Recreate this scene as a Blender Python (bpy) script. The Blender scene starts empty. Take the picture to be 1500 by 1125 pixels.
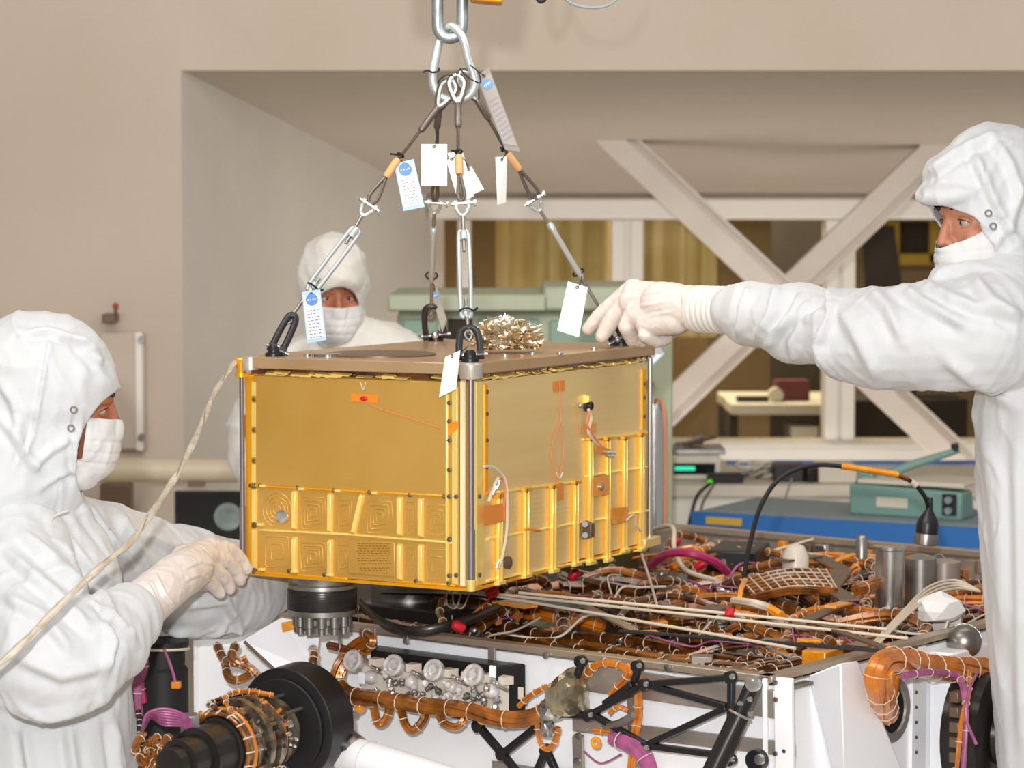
import bpy, bmesh, math, random
import numpy as np
from mathutils import Vector, Matrix, Quaternion, noise

random.seed(7)
scene = bpy.context.scene
COL = scene.collection
# ------------------------------------------------------------------ camera, world, lights, exposure
FPX = 3900.0                      # focal length in pixels of a 1500 px wide frame
CAMZ = 1.8
PITCH = math.atan(247.5 / FPX)
cam_data = bpy.data.cameras.new('camera')
cam = bpy.data.objects.new('camera', cam_data)
COL.objects.link(cam)
cam.location = (0, 0, CAMZ)
cam.rotation_euler = (math.pi / 2 - PITCH, 0, 0)
cam_data.sensor_width = 36.0
cam_data.lens = FPX / 1500.0 * 36.0
cam_data.clip_start = 0.1
cam_data.clip_end = 100
cam_data.dof.use_dof = True
cam_data.dof.focus_distance = 4.95
cam_data.dof.aperture_fstop = 6.3
scene.camera = cam

world = bpy.data.worlds.new('world')
scene.world = world
world.use_nodes = True
bg = world.node_tree.nodes['Background']
bg.inputs[0].default_value = (1.0, 0.955, 0.91, 1)
bg.inputs[1].default_value = 0.36

def lamp(name, kind, loc, target, power, color, **kw):
    d = bpy.data.lights.new(name, kind)
    d.energy = power
    d.color = color
    for k, v in kw.items():
        setattr(d, k, v)
    o = bpy.data.objects.new(name, d)
    COL.objects.link(o)
    o.location = loc
    o.rotation_euler = (Vector(target) - Vector(loc)).to_track_quat('-Z', 'Y').to_euler()
    return o
# the photographer's flash, a hand's breadth above and left of the lens
lamp('camera_flash', 'AREA', (-0.10, -0.05, 2.02), (0.1, 6, 1.4), 165, (0.98, 0.99, 1.0), shape='DISK', size=0.08)
# unseen room light from overhead, plus added fill for the alcove
# added broad fill above the camera, brightening the alcove under the soffit
lamp('camera_side_fill', 'AREA', (0.4, 0.6, 2.85), (0.4, 11, 1.1), 42, (1.0, 0.965, 0.92), shape='RECTANGLE', size=4.0, size_y=0.8)
lamp('overhead_fill', 'AREA', (-1.2, 3.6, 4.2), (-1.0, 8.5, 1.2), 58, (1.0, 0.93, 0.84), shape='RECTANGLE', size=2.4, size_y=1.2)
lamp('overhead_fill', 'AREA', (1.0, 5.3, 2.9), (0.2, 10.5, 1.2), 42, (1.0, 0.94, 0.85), shape='RECTANGLE', size=3.4, size_y=1.2)  # added fill, hung low and aimed to brighten the alcove reveal

# added fill from floor level behind the benches, brightens soffit and reveal
lamp('alcove_fill', 'AREA', (1.3, 10.3, 0.12), (1.3, 10.6, 2.2), 42, (1.0, 0.96, 0.90), shape='RECTANGLE', size=4.8, size_y=1.3)
scene.view_settings.view_transform = 'Standard'
scene.view_settings.look = 'None'
scene.view_settings.gamma = 1.0
scene.view_settings.use_curve_mapping = False
scene.view_settings.exposure = 0.0

# ------------------------------------------------------------------ pixel <-> world helpers (measuring only)
_cp, _sp = math.cos(PITCH), math.sin(PITCH)
def ray(px, py):
    x = (px - 750) / FPX; u = (562.5 - py) / FPX
    # right=(1,0,0) fwd=(0,cp,-sp) up=(0,sp,cp)
    return Vector((x, _cp + u * _sp, -_sp + u * _cp))
CAM = Vector((0, 0, CAMZ))
def P(px, py, Y):
    d = ray(px, py)
    return CAM + d * (Y / d.y)
def PH(px, py, z):
    d = ray(px, py)
    return CAM + d * ((z - CAMZ) / d.z)
def project(co):
    rel = co - np.array([0, 0, CAMZ])
    f = rel[:, 1] * _cp - rel[:, 2] * _sp
    u = rel[:, 1] * _sp + rel[:, 2] * _cp
    return 750 + FPX * rel[:, 0] / f, 562.5 - FPX * u / f, f
def V(*a): return Vector(a)

# ------------------------------------------------------------------ mesh builder
def frame(n):
    n = Vector(n).normalized()
    a = Vector((0, 0, 1)) if abs(n.z) < 0.9 else Vector((1, 0, 0))
    x = a.cross(n).normalized()
    return x, n.cross(x), n

class MB:
    def __init__(s):
        s.v = []; s.f = []
    def add(s, vs, fs):
        b = len(s.v)
        s.v.extend([tuple(v) for v in vs])
        s.f.extend([tuple(i + b for i in f) for f in fs])
        return s
    def hexa(s, p):   # 8 points: bottom 0-3, top 4-7 (ccw)
        return s.add(p, [(3, 2, 1, 0), (4, 5, 6, 7), (0, 1, 5, 4), (1, 2, 6, 5), (2, 3, 7, 6), (3, 0, 4, 7)])
    def obox(s, o, a, b, c):
        o, a, b, c = map(Vector, (o, a, b, c))
        return s.hexa([o, o + a, o + a + b, o + b, o + c, o + a + c, o + a + b + c, o + b + c])
    def box(s, c, size, rz=0):
        c = Vector(c); R = Matrix.Rotation(rz, 3, 'Z')
        a, b, d = R @ Vector((size[0], 0, 0)), R @ Vector((0, size[1], 0)), Vector((0, 0, size[2]))
        return s.obox(c - (a + b + d) / 2, a, b, d)
    def mm(s, lo, hi):
        lo = Vector(lo); hi = Vector(hi); d = hi - lo
        return s.obox(lo, (d.x, 0, 0), (0, d.y, 0), (0, 0, d.z))
    def bar(s, p1, p2, n, w, h, top=0.6, sink=0.001):
        p1, p2, n = Vector(p1), Vector(p2), Vector(n).normalized()
        d = (p2 - p1).normalized(); q = n.cross(d).normalized() * (w / 2)
        b1, b2 = p1 - n * sink, p2 - n * sink
        t = top; e = d * min(h, w * 0.3)
        return s.hexa([b1 - q, b2 - q, b2 + q, b1 + q, p1 + e - q * t + n * h, p2 - e - q * t + n * h, p2 - e + q * t + n * h, p1 + e + q * t + n * h])
    def tube(s, pts, r, seg=8, closed=False, caps=True, flat=1.0, up=None):
        pts = [Vector(p) for p in pts]; n = len(pts)
        rs = r if isinstance(r, (list, tuple)) else [r] * n
        T = []
        for i in range(n):
            if closed: t = pts[(i + 1) % n] - pts[i - 1]
            else: t = pts[min(i + 1, n - 1)] - pts[max(i - 1, 0)]
            if t.length < 1e-9: t = Vector((0, 0, 1))
            T.append(t.normalized())
        if up is not None:
            x = Vector(up); x = (x - T[0] * x.dot(T[0])).normalized()
        else: x = frame(T[0])[0]
        vs = []; X = x
        for i in range(n):
            if i:
                if up is not None: X = Vector(up)
                X = (X - T[i] * X.dot(T[i]))
                X = X.normalized() if X.length > 1e-6 else frame(T[i])[0]
            Y = T[i].cross(X)
            for k in range(seg):
                a = 2 * math.pi * k / seg
                vs.append(pts[i] + (X * math.cos(a) * flat + Y * math.sin(a)) * rs[i])
        fs = []
        m = n if closed else n - 1
        for i in range(m):
            j = (i + 1) % n
            for k in range(seg):
                l = (k + 1) % seg
                fs.append((i * seg + k, i * seg + l, j * seg + l, j * seg + k))
        if not closed and caps:
            fs.append(tuple(range(seg - 1, -1, -1)))
            fs.append(tuple((n - 1) * seg + k for k in range(seg)))
        return s.add(vs, fs)
    def cyl(s, a, b, r1, r2=None, seg=20):
        return s.tube([a, b], [r1, r1 if r2 is None else r2], seg)
    def lathe(s, o, ax, prof, seg=28):
        o = Vector(o); x, y, n = frame(ax); vs = []
        for t, r in prof:
            for k in range(seg):
                a = 2 * math.pi * k / seg
                vs.append(o + n * t + (x * math.cos(a) + y * math.sin(a)) * max(r, 1e-4))
        fs = []
        for i in range(len(prof) - 1):
            for k in range(seg):
                l = (k + 1) % seg
                fs.append((i * seg + k, i * seg + l, (i + 1) * seg + l, (i + 1) * seg + k))
        fs.append(tuple(range(seg - 1, -1, -1)))
        fs.append(tuple((len(prof) - 1) * seg + k for k in range(seg)))
        return s.add(vs, fs)
    def ball(s, c, r, R=None, seg=20, rings=12):
        c = Vector(c); r = (r, r, r) if isinstance(r, (int, float)) else r
        R = R or Matrix.Identity(3); vs = [c + R @ Vector((0, 0, -r[2]))]
        for i in range(1, rings):
            t = -math.pi / 2 + math.pi * i / rings
            for k in range(seg):
                a = 2 * math.pi * k / seg
                vs.append(c + R @ Vector((r[0] * math.cos(t) * math.cos(a), r[1] * math.cos(t) * math.sin(a), r[2] * math.sin(t))))
        vs.append(c + R @ Vector((0, 0, r[2])))
        fs = [(0, 1 + (k + 1) % seg, 1 + k) for k in range(seg)]
        for i in range(rings - 2):
            for k in range(seg):
                l = (k + 1) % seg
                fs.append((1 + i * seg + k, 1 + i * seg + l, 1 + (i + 1) * seg + l, 1 + (i + 1) * seg + k))
        b = 1 + (rings - 2) * seg; e = len(vs) - 1
        fs += [(b + k, b + (k + 1) % seg, e) for k in range(seg)]
        return s.add(vs, fs)
    def chain(s, pr, seg=16):     # rounded tapered chain: list of (point, radius)
        for (p, r) in pr: s.ball(p, r * 0.999, seg=seg, rings=10)
        for (p, r), (q, t) in zip(pr, pr[1:]):
            if (Vector(p) - Vector(q)).length > 1e-5: s.cyl(p, q, r, t, seg)
        return s
    def ring(s, c, n, R, r, seg=24, ts=8, ry=None):
        x, y, _ = frame(n); c = Vector(c); ry = ry or R
        return s.tube([c + x * R * math.cos(2 * math.pi * k / seg) + y * ry * math.sin(2 * math.pi * k / seg) for k in range(seg)], r, ts, closed=True)
    def prism(s, poly, vec):
        poly = [Vector(p) for p in poly]; vec = Vector(vec); n = len(poly)
        vs = poly + [p + vec for p in poly]
        fs = [tuple(range(n - 1, -1, -1)), tuple(range(n, 2 * n))]
        fs += [(i, (i + 1) % n, n + (i + 1) % n, n + i) for i in range(n)]
        return s.add(vs, fs)

def smooth_path(pts, n=8, closed=False):
    pts = [Vector(p) for p in pts]; out = []; N = len(pts)
    g = (lambda i: pts[i % N]) if closed else (lambda i: pts[max(0, min(N - 1, i))])
    for i in range(N if closed else N - 1):
        p0, p1, p2, p3 = g(i - 1), g(i), g(i + 1), g(i + 2)
        for k in range(n):
            t = k / n
            out.append(0.5 * ((2 * p1) + (p2 - p0) * t + (2 * p0 - 5 * p1 + 4 * p2 - p3) * t * t + (3 * p1 - p0 - 3 * p2 + p3) * t ** 3))
    if not closed: out.append(pts[-1])
    return out

def finish(me, smooth=40):
    bm = bmesh.new(); bm.from_mesh(me)
    bmesh.ops.recalc_face_normals(bm, faces=bm.faces)
    bm.to_mesh(me); bm.free()
    if smooth:
        me.polygons.foreach_set('use_smooth', [True] * len(me.polygons))
        me.set_sharp_from_angle(angle=math.radians(smooth))

WM = {}   # world matrices of parents, by object name
def wm(o): return WM.get(o.name, Matrix.Identity(4)) if o else Matrix.Identity(4)

def tag(o, label=None, cat=None, group=None, kind=None):
    if label: o['label'] = label
    if cat: o['category'] = cat
    if group: o['group'] = group
    if kind: o['kind'] = kind
    return o

def thing(name, label, cat, loc, rz=0, group=None):
    o = bpy.data.objects.new(name, None); COL.objects.link(o)
    o.empty_display_size = 0.05
    o.location = loc; o.rotation_euler = (0, 0, rz)
    WM[o.name] = Matrix.Translation(Vector(loc)) @ Matrix.Rotation(rz, 4, 'Z')
    return tag(o, label, cat, group)

def obj(name, mb, mat, parent=None, label=None, cat=None, group=None, kind=None, local=False, smooth=40, bevel=0, base=None):
    """one mesh object; mb in world coordinates unless local. Top-level objects get their origin at base."""
    me = mb if isinstance(mb, bpy.types.Mesh) else None
    if me is None:
        me = bpy.data.meshes.new(name); me.from_pydata([tuple(v) for v in mb.v], [], mb.f); me.update()
    o = bpy.data.objects.new(name, me); COL.objects.link(o)
    if parent is not None:
        M = wm(parent)
        if not local: me.transform(M.inverted())
        o.parent = parent; WM[o.name] = M
    else:
        if base is None:
            c = np.array([v.co[:] for v in me.vertices]); lo = c.min(0); hi = c.max(0)
            base = ((lo[0] + hi[0]) / 2, (lo[1] + hi[1]) / 2, lo[2])
        me.transform(Matrix.Translation(-Vector(base))); o.location = base
        WM[o.name] = Matrix.Translation(Vector(base))
    finish(me, smooth)
    me.materials.append(mat)
    if bevel:
        b = o.modifiers.new('bevel', 'BEVEL'); b.width = bevel; b.segments = 2; b.limit_method = 'ANGLE'; b.angle_limit = 0.7
    return tag(o, label, cat, group, kind)

def struct(name, mb, mat, parent=None, **k):
    return obj(name, mb, mat, parent, kind='structure' if parent is None else None, **k)

def inst(name, src, parent, loc, rot=None, label=None):
    """a further copy of a small part sharing its mesh data"""
    o = bpy.data.objects.new(name, src.data if isinstance(src, bpy.types.Object) else src); COL.objects.link(o)
    o.parent = parent; o.location = loc
    if rot is not None: o.rotation_euler = rot
    if label: o['label'] = label
    return o

# ------------------------------------------------------------------ materials
def lin(c):
    if isinstance(c, str):
        c = c.lstrip('#'); c = [int(c[i:i + 2], 16) / 255 for i in (0, 2, 4)]
        c = [x / 12.92 if x <= 0.04045 else ((x + 0.055) / 1.055) ** 2.4 for x in c]
    return (c[0], c[1], c[2], 1)
def mat(name, color, rough=0.5, metal=0.0, bump=0.0, bscale=60, color2=None, cscale=8, coat=0, emit=0, spec=None, aniso=None, detail=3, sheen=0, sss=0, stretch=None):
    m = bpy.data.materials.new(name); m.use_nodes = True
    nt = m.node_tree; b = nt.nodes['Principled BSDF']
    b.inputs['Base Color'].default_value = lin(color)
    b.inputs['Roughness'].default_value = rough
    b.inputs['Metallic'].default_value = metal
    if coat: b.inputs['Coat Weight'].default_value = coat; b.inputs['Coat Roughness'].default_value = 0.08
    if spec is not None: b.inputs['Specular IOR Level'].default_value = spec
    if sheen: b.inputs['Sheen Weight'].default_value = sheen
    if sss:
        b.inputs['Subsurface Weight'].default_value = sss; b.inputs['Subsurface Radius'].default_value = (0.01, 0.006, 0.004)
    if emit:
        b.inputs['Emission Color'].default_value = lin(color); b.inputs['Emission Strength'].default_value = emit
    tc = nt.nodes.new('ShaderNodeTexCoord'); src = tc.outputs['Object']
    if stretch:
        mp = nt.nodes.new('ShaderNodeMapping'); mp.inputs['Scale'].default_value = stretch
        nt.links.new(src, mp.inputs['Vector']); src = mp.outputs['Vector']
    if color2 is not None:
        n = nt.nodes.new('ShaderNodeTexNoise'); n.inputs['Scale'].default_value = cscale; n.inputs['Detail'].default_value = detail
        nt.links.new(src, n.inputs['Vector'])
        r = nt.nodes.new('ShaderNodeValToRGB'); r.color_ramp.elements[0].position = 0.35; r.color_ramp.elements[1].position = 0.65
        r.color_ramp.elements[0].color = lin(color); r.color_ramp.elements[1].color = lin(color2)
        nt.links.new(n.outputs['Fac'], r.inputs['Fac']); nt.links.new(r.outputs['Color'], b.inputs['Base Color'])
    if bump:
        n = nt.nodes.new('ShaderNodeTexNoise'); n.inputs['Scale'].default_value = bscale; n.inputs['Detail'].default_value = 4
        nt.links.new(src, n.inputs['Vector'])
        bp = nt.nodes.new('ShaderNodeBump'); bp.inputs['Strength'].default_value = bump; bp.inputs['Distance'].default_value = 0.004
        nt.links.new(n.outputs['Fac'], bp.inputs['Height']); nt.links.new(bp.outputs['Normal'], b.inputs['Normal'])
    return m
def glass_mat(name, tint=(0.95, 0.97, 0.97), gloss=0.10):
    m = bpy.data.materials.new(name); m.use_nodes = True; nt = m.node_tree; nt.nodes.clear()
    o = nt.nodes.new('ShaderNodeOutputMaterial'); mx = nt.nodes.new('ShaderNodeMixShader')
    t = nt.nodes.new('ShaderNodeBsdfTransparent'); g = nt.nodes.new('ShaderNodeBsdfGlossy')
    fr = nt.nodes.new('ShaderNodeLayerWeight'); fr.inputs[0].default_value = gloss
    t.inputs[0].default_value = (*tint, 1); g.inputs['Roughness'].default_value = 0.05
    nt.links.new(fr.outputs['Facing'], mx.inputs[0]); nt.links.new(t.outputs[0], mx.inputs[1]); nt.links.new(g.outputs[0], mx.inputs[2])
    nt.links.new(mx.outputs[0], o.inputs[0]); return m

M = {}
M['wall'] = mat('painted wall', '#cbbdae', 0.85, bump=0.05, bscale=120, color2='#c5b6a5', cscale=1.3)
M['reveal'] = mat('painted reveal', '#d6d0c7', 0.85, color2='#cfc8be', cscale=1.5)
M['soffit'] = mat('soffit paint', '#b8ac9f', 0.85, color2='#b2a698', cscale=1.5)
M['trimw'] = mat('white trim', '#ece7df', 0.5)
M['floor'] = mat('floor', '#cdc2b2', 0.4, color2='#c4b8a6', cscale=2)
M['beam'] = mat('beam paint', '#dfd5ca', 0.5, color2='#d8cdc1', cscale=5)
M['curtain'] = mat('curtain', '#dcc58c', 0.8, color2='#c2a768', cscale=3)
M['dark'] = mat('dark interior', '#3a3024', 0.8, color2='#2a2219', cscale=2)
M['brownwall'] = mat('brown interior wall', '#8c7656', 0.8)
M['paper'] = mat('paper', '#f4f3f0', 0.55)
M['lam'] = mat('laminated tag', '#e9eef2', 0.25, coat=0.3)
M['lamedge'] = mat('tag edge blue', '#9fc3e6', 0.4)
M['blue'] = mat('emblem blue', '#1a74cf', 0.4)
M['ink'] = mat('tag print', '#8f8399', 0.6)
M['inkred'] = mat('red print', '#c85a5a', 0.6)
M['gold'] = mat('brushed gold anodising', '#dcae5a', 0.40, 0.6, bump=0.05, bscale=400, color2='#d5a64f', cscale=5)
M['gold2'] = mat('satin gold panel', '#f5d898', 0.36, 0.45, bump=0.05, bscale=300, color2='#edcb86', cscale=3, stretch=(0.3, 1, 6))
M['goldp'] = mat('polished gold with painted glint', '#ffe282', 0.22, 0.45)  # polished bars; flash glint also put into the pale base colour
M['goldd'] = mat('orange gold edge', '#fcb524', 0.3, 0.55)
M['copper'] = mat('bronze plate', '#d2b088', 0.28, 0.6, color2='#c8a47a', cscale=6)
M['steel'] = mat('bright steel', '#d4d4d2', 0.22, 0.95)
M['steeld'] = mat('brushed steel', '#a5a29d', 0.35, 0.9, color2='#8c8a86', cscale=14)
M['rodl'] = mat('machined light metal', '#cfc6ba', 0.3, 0.6)
M['ringmix'] = mat('oily ring metal', '#a39888', 0.3, 0.8, color2='#51473c', cscale=45)
M['zinc'] = mat('galvanised link', '#a9b3b6', 0.38, 0.8, bump=0.1, bscale=150, color2='#8f989b', cscale=30)
M['galv'] = mat('turnbuckle zinc', '#bcc3c3', 0.4, 0.6)
M['rodg'] = mat('grey rod', '#8f8488', 0.3, 0.7)
M['rope'] = mat('wire rope', '#6b5d50', 0.5, 0.5, bump=0.6, bscale=900, color2='#4d443c', cscale=200)
M['sleeve'] = mat('crimp sleeve', '#69605a', 0.4, 0.6)
M['wood'] = mat('tan tape wrap', '#d3a26c', 0.6)
M['black'] = mat('black anodised', '#1b1b1e', 0.38, 0.2, spec=0.6)
M['blackm'] = mat('matt black', '#171717', 0.6)
M['blackg'] = mat('glossy black barrel', '#2a2724', 0.28, 0.3)
M['blacks'] = mat('black shackle', '#3a3a3d', 0.35, 0.5)
M['kapton'] = mat('amber tape', '#f5a322', 0.25, 0.1, coat=0.6, color2='#ea8d16', cscale=60)
M['tapeor'] = mat('orange tape patch', '#ee8d22', 0.3, 0.2, coat=0.4)
M['harn'] = mat('copper harness', '#b36c20', 0.28, 0.35, coat=0.8, color2='#68360f', cscale=26, bump=0.3, bscale=120)
M['harnd'] = mat('dark harness', '#7a4312', 0.25, 0.35, coat=0.9, color2='#2c1407', cscale=30, bump=0.3, bscale=120)
M['harno'] = mat('bright orange harness', '#de8420', 0.3, 0.15, coat=0.6, color2='#b8641a', cscale=30, bump=0.2, bscale=150)
M['tie'] = mat('white lacing', '#d8cbb6', 0.5)
M['white'] = mat('white rover paint', '#f4f5f8', 0.45)
M['grayal'] = mat('bare aluminium frame', '#b1a79e', 0.35, 0.6, color2='#a39990', cscale=12)
M['rail'] = mat('aluminium rail', '#b7a693', 0.35, 0.6)
M['deck'] = mat('deck floor', '#5a3413', 0.3, 0.3, color2='#2c180a', cscale=30, bump=0.6, bscale=50, coat=0.5)
M['brownp'] = mat('brown bracket', '#6f5a48', 0.4, 0.3)
M['foil'] = mat('crumpled foil', '#ebe4d6', 0.14, 0.9, color2='#d9c6a4', cscale=20)
M['foils'] = mat('silver foil', '#cfcfcc', 0.12, 0.95, color2='#7b8088', cscale=30)
M['foilg'] = mat('grey gold film', '#b7aa8c', 0.18, 0.8, color2='#9b8f74', cscale=20, bump=0.4, bscale=30)
M['suit'] = mat('white coverall cloth', '#ced0d2', 0.75, bump=0.06, bscale=500, sheen=0.2)
M['suit2'] = mat('white coverall cloth, cream cast', '#d4d1ca', 0.75, bump=0.06, bscale=500, sheen=0.2)
M['mask'] = mat('face mask', '#d6d5d4', 0.8, bump=0.05, bscale=600)
M['glove'] = mat('latex glove', '#e6ddd6', 0.42, bump=0.15, bscale=120, color2='#dccfc7', cscale=25, sss=0.15)
M['knit'] = mat('knit cuff', '#e2dfda', 0.85, bump=0.2, bscale=400)
M['seam'] = mat('seam', '#c9c9c6', 0.8)
M['skin'] = mat('skin', '#bf8468', 0.5, color2='#b3745a', cscale=30, sss=0.2)
M['skind'] = mat('ruddy skin', '#b07054', 0.5, color2='#a46248', cscale=30, sss=0.2)
M['eyew'] = mat('eye white', '#a89c94', 0.3)
M['eyeb'] = mat('iris', '#2b1a12', 0.15)
M['hair'] = mat('brow hair', '#3a2419', 0.7)
M['snap'] = mat('press stud', '#8f8f8c', 0.3, 0.5)
M['green'] = mat('pale green enamel', '#a9b096', 0.45, color2='#a3a990', cscale=4)
M['greend'] = mat('recessed green', '#7e9a86', 0.5)
M['teal'] = mat('teal enamel', '#71938c', 0.45)
M['bluemat'] = mat('blue bench edge', '#2f6cb4', 0.5)
M['greymat'] = mat('grey bench mat', '#7d8a90', 0.6)
M['bench'] = mat('bench laminate', '#cfc5b4', 0.5)
M['screen'] = mat('dark screen', '#0e1114', 0.12, spec=0.6)
M['led'] = mat('green digits', '#22d0a0', 0.5, emit=0.8)
M['lime'] = mat('green lamp', '#52d81c', 0.5, emit=0.6)
M['screenrefl'] = mat('screen picture', '#9aa8a0', 0.5, emit=0.25, color2='#26302e', cscale=10)  # colour and faint glow stand in for a reflection on the monitor
M['pipe'] = mat('tan pipe', '#cfbfa6', 0.4)
M['orange'] = mat('hoist orange', '#d98a12', 0.4)
M['purple'] = mat('purple wire', '#b3608f', 0.4, color2='#8d4a72', cscale=40)
M['magenta'] = mat('magenta sleeve', '#b0285e', 0.4, coat=0.3)
M['red'] = mat('red cap', '#c01828', 0.35)
M['plug'] = mat('clear plastic', '#d8d2d0', 0.15, coat=0.8, color2='#b9b1ae', cscale=60)
M['cream'] = mat('cream plastic', '#d9cfc0', 0.4)
M['cord'] = mat('translucent cord wrap', '#cfc5b4', 0.25, coat=0.5, color2='#b5a68f', cscale=40, bump=0.5, bscale=90)
M['engr'] = mat('engraved line', '#a06a22', 0.5, 0.4)
M['redw'] = mat('pink wire', '#e0855c', 0.4)
M['yellow'] = mat('yellow board', '#c8a238', 0.6)
M['glass'] = glass_mat('window glass')
# ================================================================== SETTING
YF, YB = 9.0, 12.0
x0 = P(265, 103, YF).x; zt = P(265, 103, YF).z; xb = P(628, 282, YB).x; zb = P(628, 285, YB).z
struct('floor', MB().mm((-6, -1.5, -0.1), (7, 16, 0)), M['floor'], smooth=0)
struct('wall_back', MB().mm((-6, YF, 0), (x0, YF + 0.12, 4.6)), M['wall'], smooth=0)
struct('wall_upper', MB().mm((x0, YF, zt), (7, YF + 0.12, 4.6)), M['wall'], smooth=0)
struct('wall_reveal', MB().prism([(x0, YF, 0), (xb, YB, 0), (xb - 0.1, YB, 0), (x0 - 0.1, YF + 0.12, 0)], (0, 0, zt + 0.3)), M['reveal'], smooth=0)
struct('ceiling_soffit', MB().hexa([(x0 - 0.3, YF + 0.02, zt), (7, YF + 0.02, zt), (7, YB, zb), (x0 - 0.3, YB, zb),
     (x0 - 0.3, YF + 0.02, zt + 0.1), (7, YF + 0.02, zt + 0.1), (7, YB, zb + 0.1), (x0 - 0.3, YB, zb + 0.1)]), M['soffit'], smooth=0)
# back wall with window openings (drawn as pieces round the openings)
def zy(y, Y=YB): return P(750, y, Y).z
def xp(x, Y=YB): return P(x, 400, Y).x
zh, zs = zy(322), zy(645)
struct('wall_window', MB().mm((xb - 0.1, YB, zh), (7, YB + 0.14, zb + 0.15)).mm((xb - 0.1, YB, 0), (7, YB + 0.14, zs)).mm((xb - 0.1, YB, zs), (xp(650), YB + 0.14, zh)), M['wall'], smooth=0)
struct('trim_1', MB().mm((xb, YB - 0.05, zy(321)), (7, YB, zy(290))), M['trimw'], bevel=0.012)
struct('trim_2', MB().mm((xb, YB - 0.05, zy(676)), (7, YB, zy(645))).mm((xb, YB - 0.09, zy(655)), (7, YB - 0.05, zy(648))), M['trimw'], bevel=0.01)
wins = [(690, 895), (942, 1208), (1252, 1500), (1545, 1900)]
edges = [650] + [e for w in wins for e in w]
for i, (a, b) in enumerate(wins):
    # frame jambs left and right of each opening
    fr = MB().mm((xp(a) - 0.06, YB - 0.04, zs), (xp(a), YB + 0.12, zh)).mm((xp(b), YB - 0.04, zs), (xp(b) + 0.06, YB + 0.12, zh))
    w = struct('window_%d' % (i + 1), fr, M['trimw'], bevel=0.006)
    w['label'] = ['observation window with a drawn brown curtain', 'observation window with curtain and cluttered desk behind', 'observation window behind the right-hand worker', 'observation window beyond the right edge'][i]
    obj('glass_pane', MB().mm((xp(a), YB + 0.04, zs), (xp(b), YB + 0.046, zh)), M['glass'], w, smooth=0)
    if i < 3:
        obj('mullion', MB().mm((xp(b) + 0.06, YB - 0.02, zs), (xp(wins[i + 1][0]) - 0.06, YB + 0.1, zh)), M['trimw'], w, smooth=0)
# the room behind the glass
struct('wall_far', MB().mm((-1, 15.4, 0), (7, 15.5, 3)), M['brownwall'], smooth=0)
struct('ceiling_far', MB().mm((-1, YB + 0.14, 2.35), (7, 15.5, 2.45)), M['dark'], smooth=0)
struct('wall_left', MB().mm((-1, YB + 0.14, 0), (-0.9, 15.5, 2.4)), M['brownwall'], smooth=0)
lamp('gallery_fill', 'AREA', (0.6, 13.1, 2.3), (0.6, 12.9, 0), 75, (1.0, 0.84, 0.58), shape='RECTANGLE', size=2.2, size_y=0.5)  # added lamp lighting the roofed room behind the glass, no fixture seen
def curtain(xa, xc, Y, z0, z1, lab):
    pts = []; n = int((xc - xa) / 0.012)
    for i in range(n + 1):
        x = xa + (xc - xa) * i / n
        ph = x * 2 * math.pi / 0.115 + 0.8 * math.sin(x * 7)
        pts.append((x, Y + 0.035 * math.sin(ph) + 0.01 * math.sin(2.3 * ph), 0))
    vs = [(p[0], p[1], z0) for p in pts] + [(p[0], p[1], z1) for p in pts]; N = len(pts)
    back = [(p[0], p[1] + 0.006, z0) for p in pts] + [(p[0], p[1] + 0.006, z1) for p in pts]
    mb = MB().add(vs, [(i, i + 1, N + i + 1, N + i) for i in range(N - 1)])
    mb.add(back, [(i + 1, i, N + i, N + i + 1) for i in range(N - 1)])
    return obj('curtain', mb, M['curtain'], label=lab, cat='curtain', smooth=80)
curtain(xp(725), xp(905), 12.45, zy(470), 2.345, 'brown pleated curtain behind the window above the green cabinet')
curtain(xp(930), xp(1062), 12.45, zy(500), 2.345, 'brown pleated curtain behind the window crossed by the diagonal beams')
obj('partition', MB().mm((xp(905), 13.0, 0), (xp(1060), 13.06, 1.35)), M['brownwall'], label='light brown low partition standing behind the window under the left lower beam', cat='partition')
obj('dark_board', MB().mm((xp(1130, 13.5), 13.5, 0), (xp(1215, 13.5), 13.55, 1.95)), M['dark'], label='dark upright board behind the window between the crossed beams', cat='board')
obj('dark_board', MB().hexa([P(1275, 600, 12.9), P(1345, 600, 12.9), P(1345, 600, 13), P(1275, 600, 13), P(1262, 330, 12.9), P(1310, 330, 12.9), P(1310, 330, 13), P(1262, 330, 13)]), M['dark'],
    label='dark leaning board behind the window left of the yellow frame', cat='board')
fr = thing('lit_frame', 'yellow framed hatch on the far wall, seen beside the right-hand worker\'s face', 'frame', P(1345, 380, 15.3))
fm = MB()
for a in ((1300, 325, 1318, 385), (1362, 325, 1392, 385), (1300, 372, 1392, 388)): 
    p, q = P(a[0], a[3], 15.3), P(a[2], a[1], 15.3); fm.mm((p.x, 15.3, p.z), (q.x, 15.4, q.z))
obj('frame', fm, M['yellow'], fr); p, q = P(1318, 372, 15.34), P(1362, 325, 15.34)
obj('panel', MB().mm((p.x, 15.34, p.z), (q.x, 15.4, q.z)), M['dark'], fr)
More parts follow.
